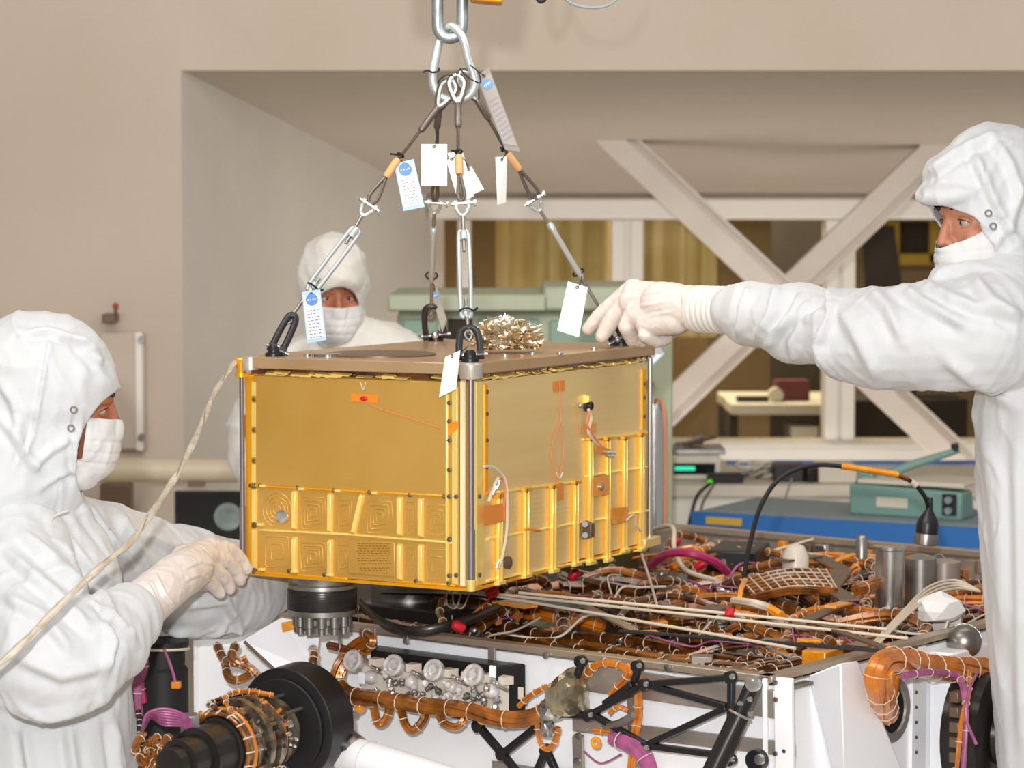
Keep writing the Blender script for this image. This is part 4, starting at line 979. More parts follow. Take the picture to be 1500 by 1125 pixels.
for k in range(5): rp('drum_lug', MB().box(RR(1402, 1020 + k * 22, 0.14), (0.03, 0.02, 0.02)), 'brownp', bevel=0.002)
rp('corner_dome', MB().ball(RD(1412, 940, -0.02), 0.035).cyl(RD(1412, 940, -0.03), RD(1412, 940, -0.1), 0.036), 'steeld', 'dull metal dome on the right rim')
rp('white_block', MB().box(RD(1385, 905, 0.0), (0.06, 0.07, 0.06), 0.5), 'grayal', bevel=0.004)

# ------------------------------------------------------------------ cable harnesses
def harness(name, path, R, nw, m, ties=True, seed=0, parent=None, twist=1.2, label=None, n=6, tie_every=0.06, flat=1.0, world=False):
    sp = smooth_path(path, n); rr = random.Random(seed); mb = MB()
    L = [0]
    for a, b in zip(sp, sp[1:]): L.append(L[-1] + (b - a).length)
    # frames
    T = [(sp[min(i + 1, len(sp) - 1)] - sp[max(i - 1, 0)]).normalized() for i in range(len(sp))]
    X = frame(T[0])[0]; F = []
    for t in T:
        X = (X - t * X.dot(t)); X = X.normalized() if X.length > 1e-5 else frame(t)[0]; F.append((X.copy(), t.cross(X)))
    rw = R / (1 + math.sqrt(nw) * .5) if nw > 1 else R
    for w in range(nw):
        a0 = 2 * math.pi * w / max(nw, 1); rad = (R - rw) if nw > 1 else 0
        tw_ = rr.uniform(-.6, .6) + twist
        mb.tube([p + (F[i][0] * math.cos(a0 + L[i] * tw_ * 6) + F[i][1] * math.sin(a0 + L[i] * tw_ * 6)) * rad for i, p in enumerate(sp)], rw, 5 if nw > 2 else 7)
    o = obj(name, mb, M[m], parent or rover, label, local=not world)
    if ties and L[-1] > tie_every:
        tb = MB(); d = rr.uniform(.2, .8) * tie_every; i = 0
        while d < L[-1]:
            while i < len(L) - 2 and L[i + 1] < d: i += 1
            f = (d - L[i]) / max(L[i + 1] - L[i], 1e-6); c = sp[i].lerp(sp[i + 1], f)
            x, y = F[i]; tb.tube([c + (x * math.cos(a) + y * math.sin(a)) * (R * 1.06) for a in [2 * math.pi * k / 10 for k in range(10)]], 0.0010, 4, closed=True)
            d += tie_every * rr.uniform(.7, 1.3)
        obj('lacing', tb, M['tie'], o, kind='stuff', local=not world)
    return o
rr = random.Random(21)
# trunks along the near rim
for i in range(15):
    x = 0.036 + 0.0235 * i; h = -0.042 - .001 * i + rr.uniform(-.012, .012)
    ys_ = [LY * .93 * (1 - k / 9) + 0.03 for k in range(10)]
    harness('cable_harness', [V(x + rr.uniform(-.012, .012), y, ZR + h + rr.uniform(-.008, .01)) for y in ys_], rr.uniform(.011, .016), 5, rr.choice(['harn', 'harn', 'harnd']), seed=i, n=5)
# trunks along the right rim
for i in range(8):
    y = 0.04 + 0.026 * i; h = -0.046 + rr.uniform(-.01, .01)
    harness('cable_harness', [V(0.05 + 1.65 * k / 9, y + rr.uniform(-.012, .012), ZR + h + rr.uniform(-.008, .008)) for k in range(10)], rr.uniform(.010, .015), 5, rr.choice(['harn', 'harnd', 'harn']), seed=30 + i, n=5)
# tangle over the middle of the deck
for i in range(105):
    cx, cy = rr.uniform(0.36, 1.65), rr.uniform(0.05, 1.2); a = rr.uniform(0, math.pi); l = rr.uniform(.14, .42); bend = rr.uniform(-.14, .14)
    h0 = rr.uniform(-.075, -.015); hh = rr.uniform(0, .045)
    pts = []
    for k in range(6):
        t = k / 5 - .5; x = cx + math.cos(a) * l * t - math.sin(a) * bend * (1 - 4 * t * t); y = cy + math.sin(a) * l * t + math.cos(a) * bend * (1 - 4 * t * t)
        pts.append(V(min(max(x, .04), LX - .05), min(max(y, .04), LY - .05), ZR + h0 + hh * (1 - 4 * t * t) + rr.uniform(-.006, .006)))
    harness('cable_harness', pts, rr.uniform(.007, .015), rr.choice([4, 5, 6]), rr.choice(['harn', 'harn', 'harn', 'harnd', 'harnd', 'harno']), seed=100 + i, n=5, tie_every=.04)
# thin single wires, pale and pink
for i in range(34):
    cx, cy = rr.uniform(0.15, 1.6), rr.uniform(0.05, 1.1); a = rr.uniform(0, math.pi * 2); l = rr.uniform(.12, .4)
    pts = [V(min(max(cx + math.cos(a) * l * t + rr.uniform(-.03, .03), .03), 1.75), min(max(cy + math.sin(a) * l * t + rr.uniform(-.03, .03), .03), 1.4), ZR - .012 + rr.uniform(-.03, .03)) for t in (0, .3, .6, 1)]
    harness('wire', pts, rr.uniform(.0016, .003), 1, rr.choice(['tie', 'tie', 'harno', 'purple', 'greymat']), ties=False, seed=i)
for k in range(20):   # small blocks and connectors along the inner rear wall
    c = V(LX - .045, .05 + k * .065 + rr.uniform(-.01, .01), ZR - rr.uniform(.02, .07))
    rp('wall_block', MB().box(c, (.02, rr.uniform(.02, .045), rr.uniform(.02, .05))), rr.choice(['tapeor', 'rail', 'brownp', 'cream', 'harn', 'steel']), bevel=0.002)
# electronics boxes and connectors sunk in the deck
for i in range(46):
    c = V(rr.uniform(.1, 1.7), rr.uniform(.06, 1.2), ZR - rr.uniform(.03, .10)); m = rr.choice(['steeld', 'harnd', 'brownp', 'black', 'grayal', 'kapton', 'steel', 'tapeor'])
    rp('connector', MB().box(c, (rr.uniform(.02, .05), rr.uniform(.015, .035), rr.uniform(.015, .035)), rr.uniform(0, 3)), m, bevel=0.002)
for i in range(26):
    c = V(rr.uniform(.1, 1.7), rr.uniform(.06, 1.1), ZR - rr.uniform(.02, .06)); d = V(rr.uniform(-1, 1), rr.uniform(-1, 1), rr.uniform(0, .5)).normalized()
    rp('backshell', MB().lathe(c, d, [(0, .006), (.004, .0095), (.014, .0095), (.016, .0075), (.03, .0075), (.032, .005)], 12), rr.choice(['steel', 'steeld', 'steel', 'foils']))
for (px, py, hh, sx, sy, r_) in ((1082, 815, .0, .20, .12, .4),):
    rp('black_box', MB().box(RD(px, py, -.01), (sx, sy, .05), r_), 'black', 'black box near the rear rim', bevel=0.005)
rp('electronics_box', MB().box(RD(640, 900, -.04), (.2, .25, .05), .0), 'blackg', bevel=0.004)
# brown flat brackets lying crossed over the tangle
def strap(pts, w, m='brownp', name='bracket', label=None, th=0.004, h=0.02):
    P3 = [RD(x, y, hh) for x, y, hh in pts]
    o = None
    for a, b in zip(P3, P3[1:]):
        o = rp(name, MB().bar(a, b, V(0, 0, 1), w, th, 1.0), m, label, bevel=0.001)
    return o
strap([(1143, 822, .04), (1195, 815, .04), (1235, 835, .02), (1215, 862, .02), (1245, 880, .02)], 0.045, label='brown flat bracket')
strap([(1170, 915, .02), (1238, 885, .03)], 0.03); strap([(1180, 908, .025), (1295, 950, .01)], 0.02); strap([(1000, 905, .02), (1060, 888, .02)], 0.05)
strap([(860, 890, .03), (930, 925, .01)], 0.02, 'rail'); strap([(905, 925, .02), (1300, 955, .01)], 0.016, 'blackm')
strap([(860, 893, .012), (700, 872, .012), (560, 868, .012)], 0.04, 'blackg', label='dark glossy strip')
for pts, w in ((((1040, 932, .014), (1075, 932, .014)), .03), (((1168, 938, .014), (1205, 940, .014)), .022), (((920, 928, .016), (965, 926, .016)), .014), (((730, 882, .03), (778, 890, .03)), .04), (((1225, 822, .06), (1252, 812, .07)), .012), (((1215, 890, .04), (1240, 884, .04)), .028), (((1275, 945, .0), (1300, 948, .0)), .03)):
    strap(pts, w, 'kapton', 'tape_wrap')
strap([(1110, 940, .012), (1150, 943, .012)], 0.07, 'harnd', 'dark_film')
# laced zigzag mesh
mb = MB(); base = [RD(x, y, .03) for x, y in ((1085, 850), (1210, 835), (1225, 862), (1100, 872))]
for k in range(6):
    t = k / 5; a = base[0].lerp(base[3], t); b = base[1].lerp(base[2], t); mb.tube(smooth_path([a, a.lerp(b, .5) + V(0, 0, .012), b], 6), .0022, 5)
for k in range(11):
    t = k / 10; a = base[0].lerp(base[1], t); b = base[3].lerp(base[2], min(1, t + .05)); mb.tube([a + V(0, 0, .002 + .01 * math.sin(math.pi * t)), b + V(0, 0, .002 + .01 * math.sin(math.pi * t))], .0022, 5)
rp('laced_net', mb, 'tie', 'white laced net over copper cables')
for k in range(6): 
    a = base[0].lerp(base[3], k / 5) - V(0, 0, .008); b = base[1].lerp(base[2], k / 5) - V(0, 0, .008); harness('cable_harness', [a, a.lerp(b, .5) + V(0, 0, .012), b], .011, 4, 'harn', ties=False, seed=k)
# standing cans
rp('steel_can', MB().lathe(RD(1303, 893, -.02), (0, 0, 1), [(0, .040), (.006, .031), (.128, .031), (.13, .035), (.136, .035), (.138, .02)], 32), 'steel', 'tall bright steel can')
rp('steel_can', MB().lathe(RD(1348, 885, -.02), (0, 0, 1), [(0, .034), (.10, .034), (.104, .028), (.11, .01)], 28), 'steeld')
rp('steel_can', MB().lathe(RD(1383, 868, -.02), (0, 0, 1), [(0, .036), (.07, .036), (.075, .02)], 28), 'grayal')
rp('steel_can', MB().lathe(RD(1262, 830, -.02), (0, 0, 1), [(0, .014), (.07, .014), (.075, .01)], 20), 'steeld')
rp('steel_can', MB().lathe(RD(1165, 858, -.02), (0, 0, 1), [(0, .03), (.07, .03), (.09, .02), (.095, .008)], 24), 'cream', 'pale domed can')
# things seen in the gap under the gold box
rp('pump_drum', MB().lathe(RD(600, 905, -.06), (0, 0, 1), [(0, .115), (.012, .115), (.014, .085), (.10, .085), (.105, .075)], 40), 'steeld', 'wide grey drum below the gold box')
rp('pump_drum', MB().lathe(RD(710, 872, -.06), (0, 0, 1), [(0, .07), (.15, .07), (.155, .05)], 32), mat('olive drum', '#5b5230', 0.35, 0.5), 'olive metal drum below the gold box')
rp('pump_drum', MB().lathe(RD(880, 845, -.06), (0, 0, 1), [(0, .10), (.12, .10), (.13, .08)], 32), mat('olive housing', '#5d5433', 0.35, 0.5))
rp('curved_skirt', MB().tube(smooth_path([RD(528, 884, .035), RD(560, 912, .02), RD(610, 925, .015), RD(680, 910, .03), RD(730, 890, .03)], 8), .010, 8, flat=.3), 'blackg', 'curved black lip')
# white rods lying across
for a, b in (((700, 867, .05), (1330, 935, .015)), ((760, 868, .06), (1300, 922, .02)), ((720, 872, .04), (1165, 950, .02))):
    rp('white_rod', MB().cyl(RD(*a), RD(*b), .0032, seg=8), 'tie', 'long thin white rod lying across the cabling')
# coloured caps and sleeves
for (x, y, h, m_) in ((713, 872, .05, 'red'), (680, 922, .02, 'red'), (835, 848, .05, 'red'), (1068, 905, .03, 'red'), (985, 800, .02, 'red'), (1018, 832, .03, 'red')):
    c = RD(x, y, h); rp('red_cap', MB().lathe(c, (rr.uniform(-1, 1), rr.uniform(-1, 1), .6), [(0, .008), (.004, .010), (.022, .010), (.026, .006)], 14), m_, 'red cap')
harness('magenta_hose', [RD(950, 830, .02), RD(975, 812, .06), RD(1010, 810, .07), RD(1045, 822, .05), RD(1065, 838, .02)], .010, 1, 'magenta', ties=False, label='magenta hose arching over the deck')
harness('yellow_sleeve', [RD(1082, 890, .02), RD(1085, 865, .05), RD(1092, 850, .06)], .006, 1, 'kapton', ties=False, label='yellow sleeve')
harness('white_sleeve', [RD(1075, 880, .03), RD(1105, 884, .04), RD(1125, 890, .03)], .009, 1, 'tie', ties=False); harness('yellow_sleeve', [RD(1125, 890, .03), RD(1145, 902, .02)], .0095, 1, 'kapton', ties=False)
harness('pale_hose', [RD(958, 775, .0), RD(985, 772, .09), RD(988, 805, .06), RD(1005, 835, .03), RD(1050, 850, .02)], .0055, 1, 'tie', ties=False, label='pale hose at the rear left')
harness('pale_wire', [RD(940, 812, .05), RD(952, 850, .03), RD(962, 885, .01)], .003, 1, 'tie', ties=False)
for k in range(4):
    harness('pale_wire', [RD(1280, 950 - k * 3, .0), RD(1320, 910 - k * 4, .03), RD(1360, 875 - k * 5, .05), RD(1400, 862 - k * 4, .05), RD(1435, 866, .04)], .0028, 1, 'tie', ties=False)
harness('cable_harness', [RD(1255, 865, .03), RD(1290, 850, .04), RD(1285, 830, .05), RD(1265, 825, .05)], .014, 5, 'harn', seed=4)
for i in range(2):
    harness('thin_loop', [RD(655 + 8 * i, 862, .04), RD(655 + 10 * i, 885, .02), RD(668 + 10 * i, 890, .02), RD(676 + 12 * i, 868, .04)], .0015, 1, 'tie', ties=False)
cr = MB(); 
obj('wadded_wipe', crumple(MR @ RD(1375, 893, .03), (.046, .036, .036), 2, 9, .6, 1.3), M['paper'], label='white wadded wipe lying on the rover\'s right rim', cat='wipe', smooth=12)
for k in range(2):
    rp('copper_box', MB().box(RD(1205 + k * 60, 965 - k * 8, -.02), (.08, .05, .04), 0.1), ['kapton', 'harnd'][k], bevel=0.003)

# ------------------------------------------------------------------ valve unit on the near face (four clear plugs)
vu = rp('valve_unit', MB().bar(RL(548, 986, .002), RL(770, 1016, .002), V(-1, 0, 0), .115, .05, .98), 'black', 'black framed unit with a row of four clear plugs', bevel=0.003)
def vp(name, mb, m, label=None): return obj(name, mb, M[m], vu, label, local=True)
vp('manifold', MB().bar(RL(535, 990, .05), RL(745, 1022, .05), V(-1, 0, 0), .058, .03, .9), 'cream')
for k in range(8):
    x = 548 + 27 * k; vp('tooth', MB().bar(RL(x, 968 + k * 3.8, .062), RL(x + 15, 970 + k * 3.8, .062), V(-1, 0, 0), .016, .022, .95), 'cream')
for k, (x, y) in enumerate(((524, 970), (583, 977), (642, 984), (700, 991))):
    c = RL(x, y, .085); ax = V(-1, .0, .35).normalized()
    vp('clear_plug', MB().lathe(c, ax, [(-.03, .012), (0, .016), (.008, .021), (.018, .022), (.022, .019), (.020, .014), (.012, .013), (.010, .008), (.016, .007), (.016, .001)], 22), 'plug', 'round clear plastic plug')
    c2 = RL(x + 20, y + 22, .085); vp('clear_cap', MB().ball(c2, (.016, .016, .014)), 'plug')
    for j in range(2):
        c3 = RL(x + 36 + j * 8, y + 14 + j * 6, .08); vp('pin', MB().cyl(c3, c3 + V(-.02, .012, .012), .004, seg=10), 'steel')
    c4 = RL(x + 12 + k, y + 44, .07); vp('fitting', MB().lathe(c4, (-.4, 0, -1), [(0, .008), (.006, .010), (.016, .010), (.018, .006), (.028, .006)], 12), 'steel')
for x, y in ((530, 995), (722, 985)): vp('white_tab', MB().bar(RL(x, y - 10, .10), RL(x, y + 8, .10), V(-1, 0, 0), .014, .002, 1), 'white')
vp('side_label', MB().bar(RL(763, 1007, .053), RL(763, 1025, .053), V(-1, 0, 0), .012, .001, 1), 'cream')
for k in range(40):
    x = 545 + 4.8 * k + rr.uniform(-4, 4); y = 1004 + (x - 560) * .13 + rr.uniform(-14, 16); c = RL(x, y, .08 + rr.uniform(0, .02))
    vp('fitting', MB().lathe(c, (rr.uniform(-1, 0), rr.uniform(-1, 1), rr.uniform(-1, 1)), [(0, .004), (.003, .007), (.010, .007), (.012, .004), (.018, .004)], 10), rr.choice(['steel', 'steeld', 'plug']))
def RLw(pts): return [RL(x, y, o) for x, y, o in pts]
harness('cable_harness', RLw([(545, 935, .02), (520, 950, .06), (500, 975, .09), (495, 1000, .10), (512, 1018, .11), (560, 1024, .11), (620, 1034, .11), (680, 1040, .11), (740, 1054, .10), (790, 1046, .08), (825, 1010, .06)]), .017, 8, 'harn', seed=1, label='thick copper harness curving round the valve unit')
for pts in ([(545, 1025, .11), (552, 1058, .10), (565, 1055, .09), (572, 1035, .08)], [(585, 1030, .11), (592, 1060, .11), (605, 1070, .1), (620, 1055, .09), (625, 1035, .08)], [(640, 1036, .11), (648, 1058, .11), (668, 1066, .10), (680, 1055, .09), (682, 1040, .08)], [(530, 925, .03), (545, 935, .05), (540, 955, .05)], [(480, 945, .12), (510, 952, .08), (535, 960, .05)]):
    harness('cable_harness', RLw(pts), .009, 3, 'harn', seed=len(pts), tie_every=.04)
harness('cable_harness', RLw([(700, 1040, .1), (760, 1055, .09), (800, 1040, .07), (850, 1000, .05)]), .007, 3, 'harno', seed=3)
for x, y in ((707, 1052), (527, 1035)):
    rp('tape_ball', MB().ball(RL(x, y, .1), (.012, .012, .013)), 'kapton')
rp('round_fitting', MB().lathe(RL(519, 1040, .06), (-1, 0, .1), [(0, .018), (.02, .018), (.026, .010)], 20), 'steeld')
# foil wrapped unit and orange lines
obj('foil_cover', crumple(MR @ RL(832, 1022, .06), (.055, .03, .050), 3, 15, .35, 1.6, math.radians(52)), M['foilg'], rover, 'grey gold film wrapped over a fitting', smooth=20)
obj('foil_cover', crumple(MR @ RL(807, 1040, .09), (.024, .02, .028), 3, 16, .5, 3, math.radians(52)), M['foils'], rover, smooth=20)
obj('foil_cover', crumple(MR @ RL(802, 1068, .09), (.014, .014, .022), 3, 18, .4, 3, math.radians(52)), M['foils'], rover, smooth=20)
for pts, r_ in (([(858, 990, .03), (875, 973, .04), (900, 972, .04), (920, 985, .04), (910, 1000, .04), (895, 1018, .04)], .008), ([(935, 990, .03), (934, 1020, .03), (934, 1050, .03), (930, 1075, .04), (925, 1125, .04)], .009), ([(785, 1050, .08), (790, 1085, .08), (800, 1098, .08), (812, 1088, .08), (818, 1065, .08)], .006), ([(870, 1070, .05), (910, 1075, .04), (935, 1085, .03)], .006), ([(918, 975, .035), (932, 990, .035), (936, 1010, .035)], .007), ([(760, 1035, .07), (775, 1020, .07), (800, 1005, .07)], .006), ([(893, 1045, .05), (905, 1035, .05), (920, 1040, .04)], .005)):
    harness('orange_line', RLw(pts), r_, 3, 'harno', seed=len(pts), tie_every=.03)
harness('magenta_bundle', RLw([(898, 1080, .05), (925, 1092, .06), (945, 1110, .06), (955, 1140, .06)]), .016, 7, 'purple', seed=2, label='magenta wire bundle')
harness('purple_wire', RLw([(855, 1100, .03), (880, 1118, .03), (910, 1105, .04)]), .002, 1, 'purple', ties=False)
rp('ring_terminal', MB().ring(RL(873, 1088, .06), (-1, 0, 0), .008, .004, 16, 8), 'kapton')
harness('grey_tube', RLw([(885, 1062, .05), (905, 1060, .06), (928, 1048, .06)]), .007, 1, 'steeld', ties=False)
# black lattice bracket
def strut(a, b, w=.013, off=.05, th=.01, label=None): return rp('bracket_strut', MB().bar(RL(*a, off), RL(*b, off), V(-1, 0, 0), w, th, .8), 'black', label, bevel=0.0015)
segs = [((854, 970), (843, 1000)), ((937, 978), (930, 1000)), ((868, 1045), (947, 1002)), ((947, 1002), (1073, 992)), ((947, 1002), (1068, 1035)), ((1073, 992), (1071, 1115)), ((1068, 1035), (950, 1090)), ((868, 1045), (950, 1092)), ((950, 1092), (1075, 1108)), ((930, 1000), (885, 1032))]
for a, b in segs: strut(a, b)
for x, y in ((854, 968), (937, 975), (947, 1002), (866, 1047), (1073, 991), (948, 1095), (1073, 1112)):
    rp('bracket_boss', MB().lathe(RL(x, y, .048), (-1, 0, 0), [(0, .011), (.014, .011), (.015, .009)], 18), 'black'); rp('bracket_bolt', MB().lathe(RL(x, y, .062), (-1, 0, 0), [(0, .0055), (.004, .0045)], 10), 'steel')
for a, b in (((703, 1063), (738, 1104)), ((738, 1104), (812, 1045)), ((738, 1104), (775, 1150)), ((802, 1098), (780, 1150)), ((802, 1098), (825, 1150))): strut(a, b, .016, .06)
strut((790, 1045), (880, 1048), .014, .045)
for x, y in ((703, 1063), (738, 1104), (802, 1098)): rp('bracket_boss', MB().lathe(RL(x, y, .058), (-1, 0, 0), [(0, .012), (.012, .012), (.013, .008)], 18), 'black')
# heavy black strut crossing the lattice
rp('support_strut', MB().tube([RL(1085, 1045, .09), RL(1030, 1160, .14)], .019, 18), 'blackg', 'thick black strut tube')
rp('strut_fork', MB().tube([RL(1106, 998, .075), RL(1084, 1047, .09)], [.020, .019], 14, flat=.7), 'black', bevel=0.002)
rp('strut_ring', MB().ring(RL(1084, 1047, .09), RL(1085, 1045, .09) - RL(1030, 1160, .14), .0195, .0025, 20, 6), 'grayal')
rp('strut_bolt', MB().lathe(RL(1106, 1001, .09), (-1, 0, 0), [(0, .014), (.010, .014), (.011, .009), (.016, .008)], 18), 'steel')
for x, y in ((1099, 1024), (1085, 1030), (1100, 1045)): rp('bracket_bolt', MB().lathe(RL(x, y, .105), (-1, 0, 0), [(0, .005), (.005, .004)], 10), 'steel')
rp('bracket_boss', MB().lathe(RL(1113, 1112, .04), (-1, 0, 0), [(0, .02), (.02, .019), (.021, .01)], 18), 'black', bevel=0.002); rp('strut_bolt', MB().lathe(RL(1114, 1112, .06), (-1, 0, 0), [(0, .01), (.008, .009)], 14), 'steel')
# ------------------------------------------------------------------ right side harness
def RRw(pts): return [RR(x, y, o) for x, y, o in pts]
harness('cable_harness', RRw([(1298, 1045, .04), (1290, 1015, .09), (1285, 990, .10), (1298, 970, .10), (1330, 968, .09), (1370, 978, .08), (1450, 982, .08), (1500, 984, .08)]), .025, 9, 'harno', seed=11, label='thick orange harness leaving the round port')
harness('cable_harness', RRw([(1306, 1050, .03), (1306, 1010, .07), (1310, 985, .08), (1335, 968, .08), (1400, 985, .08), (1480, 992, .08)]), .013, 6, 'harno', seed=12)
harness('cable_harness', RRw([(1302, 1055, .04), (1303, 1020, .10), (1302, 985, .12)]), .008, 1, 'kapton', ties=False)
harness('purple_bundle', RRw([(1325, 990, .12), (1360, 985, .12), (1400, 990, .12), (1412, 1010, .16), (1416, 1060, .18), (1412, 1130, .18)]), .007, 5, 'purple', seed=6)
harness('cable_harness', RRw([(1420, 985, .12), (1418, 1020, .17), (1408, 1060, .18), (1400, 1130, .18)]), .006, 3, 'harno', seed=8)
harness('purple_wire', RRw([(1432, 985, .14), (1420, 1010, .18), (1415, 1050, .19), (1430, 1090, .2)]), .003, 1, 'purple', ties=False)
# ------------------------------------------------------------------ left end of the rover
def LQ(x, y, d): return P(x, y, d)
def rw(name, mb, m, label=None, **k): return obj(name, mb, M[m], rover, label, **k)
rw('end_panel', MB().hexa([LQ(288, 1100, 5.5), LQ(420, 1100, 5.4), LQ(420, 1100, 5.5), LQ(288, 1100, 5.6), LQ(292, 948, 5.5), LQ(470, 940, 5.4), LQ(470, 940, 5.5), LQ(292, 948, 5.6)]), 'white', 'white end panel', smooth=0)
rw('white_flap', MB().prism([LQ(355, 938, 5.22), LQ(412, 905, 5.2), LQ(470, 915, 5.2), LQ(462, 985, 5.2), LQ(410, 988, 5.2)], V(0.0, .012, 0)), 'white', 'loose white flap beside the steel canister', smooth=0)
rw('edge_bracket', MB().cyl(LQ(358, 940, 5.2), LQ(412, 990, 5.18), .003), 'brownp')
rw('amber_tape', MB().prism([LQ(412, 912, 5.19), LQ(432, 908, 5.19), LQ(430, 922, 5.19), LQ(414, 926, 5.19)], V(0, -.002, 0)), 'kapton')
for pts in ([(318, 945, 5.3), (328, 965, 5.25), (345, 972, 5.2), (362, 965, 5.2)], [(330, 970, 5.25), (335, 992, 5.2), (350, 996, 5.2), (372, 985, 5.2)], [(345, 945, 5.25), (340, 965, 5.2), (365, 978, 5.2), (378, 990, 5.2)], [(455, 985, 5.1), (460, 960, 5.15), (458, 950, 5.2)]):
    harness('cable_harness', [P(*p) for p in pts], .009, 4, 'harn', seed=len(pts), world=True, tie_every=.03)
# mast cylinder
mast = thing('black_canister', 'matt black upright cylinder beside the left worker\'s skirt', 'canister', P(238, 1050, 5.1) * 1)
c = P(240, 1070, 5.1); hz = P(240, 945, 5.1).z - c.z
obj('body', MB().lathe(c, (0, 0, 1), [(-.12, .048), (hz * .72, .048), (hz * .76, .042), (hz * .97, .042), (hz, .05), (hz + .01, .05)], 32), M['blackm'], mast)
obj('ring_cord', MB().ring(c + V(0, 0, hz * .96), (0, .1, 1), .05, .003, 30, 6), M['tie'], mast)
obj('hang_wire', MB().tube(smooth_path([P(240, 950, 5.03), P(250, 975, 5.03), P(257, 1000, 5.03)], 5), .003), M['purple'], mast)
obj('amber_plug', MB().box(P(258, 1003, 5.03), (.018, .018, .014)), M['tapeor'], mast, bevel=0.002)
for pts, m_ in (([(205, 945, 5.0), (210, 975, 5.0), (200, 1010, 5.0), (203, 1050, 5.0)], 'purple'), ([(212, 940, 5.02), (203, 980, 5.02), (208, 1030, 5.02)], 'magenta')):
    harness('wire_bundle', [P(*p) for p in pts], .010, 6, m_, parent=mast, world=True)
# purple loop + orange cluster
for k in range(7):
    y = 1052 + k * 3; harness('purple_loop', [P(208, 1072, 4.75), P(215 + k, y - 6 - k * 2, 4.74 + k * .008), P(240, y - 14 + k, 4.74), P(268, y - 6, 4.75), P(282, y + 8, 4.76)], .0026, 1, 'purple', ties=False, world=True)
rr = random.Random(5)
for k in range(16):
    x, y = rr.uniform(210, 275), rr.uniform(1072, 1118)
    harness('cable_harness', [P(x, y, 4.72), P(x + rr.uniform(-16, 16), y + rr.uniform(6, 16), 4.7), P(x + rr.uniform(-20, 20), y + rr.uniform(14, 34), 4.72)], .008, 3, 'harn', seed=k, world=True, tie_every=.03)
rp_ = harness('chain_edge', [P(203, 1040, 4.8), P(205, 1080, 4.78), P(206, 1130, 4.76)], .005, 1, 'blackm', world=True, ties=True, tie_every=.012)
# actuator assembly: big black drum, steel ring stack, stepped black barrel (axis runs to lower left and towards the camera)
act = thing('actuator', 'black drum and stepped black barrel with a silver and copper ring stack', 'actuator', P(425, 1140, 4.85) * 1)
A0 = P(424, 1060, 4.93); A1 = P(235, 1128, 4.62); ax = (A1 - A0).normalized()
def along(px_t): return A0.lerp(A1, px_t)
Ld = (A1 - A0).length
# drum
obj('drum', MB().lathe(A0 - ax * .03, ax, [(-.03, .103), (-.028, .107), (.040, .108), (.042, .104), (.042, .02)], 48), M['black'], act, 'large black open drum', bevel=0.0015)
obj('drum_face', MB().lathe(A0 + ax * .018, ax, [(0, .090), (.003, .088), (.004, .03)], 40), M['blackm'], act)
for k in range(3):
    a = 0.7 + k * .8; x_, y_, _ = frame(ax); c = A0 + ax * .02 + (x_ * math.cos(a) + y_ * math.sin(a)) * .06
    obj('standoff', MB().cyl(c, c + ax * .06, .004), M['steeld'], act)
st = [(.045, .060), (.075, .060), (.077, .070), (.092, .072), (.094, .058), (.108, .058), (.110, .078), (.126, .080), (.128, .064), (.142, .064), (.144, .081), (.158, .081), (.160, .066), (.172, .066), (.174, .074), (.184, .074), (.186, .05)]
obj('ring_stack', MB().lathe(A0, ax, st, 44), M['ringmix'], act, 'stack of bolted steel rings')
x_, y_, _ = frame(ax); rr = random.Random(8)
for k in range(110):
    a = rr.uniform(0, 2 * math.pi); t_ = rr.choice([.084, .098, .118, .134, .151, .166, .18]); R_ = rr.uniform(.066, .078)
    o_ = (x_ * math.cos(a) + y_ * math.sin(a)); c = A0 + ax * t_ + o_ * R_
    obj('ring_stud', MB().lathe(c, o_ if k % 2 else ax, [(-.006, .004), (.005, .004), (.008, .0025)], 8), M[rr.choice(['steel', 'steeld', 'brownp', 'harno', 'black'])], act)
for t_, r_, m_ in ((.190, .070, 'harno'), (.197, .0665, 'ringmix'), (.204, .064, 'harn')): obj('copper_coil', MB().ring(A0 + ax * t_, ax, r_, .0045, 40, 8), M[m_], act)
for t_ in (.101, .135): obj('copper_coil', MB().ring(A0 + ax * t_, ax, .068, .0055, 40, 8), M['harn'], act)
for k in range(16):
    a = 2 * math.pi * k / 16; o_ = x_ * math.cos(a) + y_ * math.sin(a); c = A0 + ax * .20 + o_ * .072
    obj('lacing', MB().cyl(c - ax * .014, c + ax * .012 - o_ * .006, .0018, seg=6), M['tie'], act)
for k in range(9):
    a = 1.2 + .5 * k; o_ = x_ * math.cos(a) + y_ * math.sin(a); o2 = x_ * math.cos(a + .5) + y_ * math.sin(a + .5)
    harness('cable_harness', [A0 + ax * .08 + o_ * .08, A0 + ax * .12 + o2 * .088, A0 + ax * .17 + o2 * .086, A0 + ax * .2 + o_ * .075], .005, 3, rr.choice(['harn', 'harno', 'harnd']), parent=act, world=True, seed=k, tie_every=.02)
obj('barrel', MB().lathe(A0 + ax * .19, ax, [(0, .060), (.02, .058), (.022, .053), (.07, .050), (.072, .053), (.08, .053), (.082, .042), (.12, .040), (.122, .043), (.13, .043), (.132, .034), (.155, .032), (.157, .02)], 44), M['blackg'], act, 'stepped black barrel')
obj('grey_block', MB().box(P(279, 1068, 4.78), (.03, .04, .055), .3), M['steeld'], act, bevel=0.003)
obj('small_motor', MB().cyl(P(500, 1085, 4.95), P(520, 1100, 4.93), .03, seg=20), M['steeld'], act)
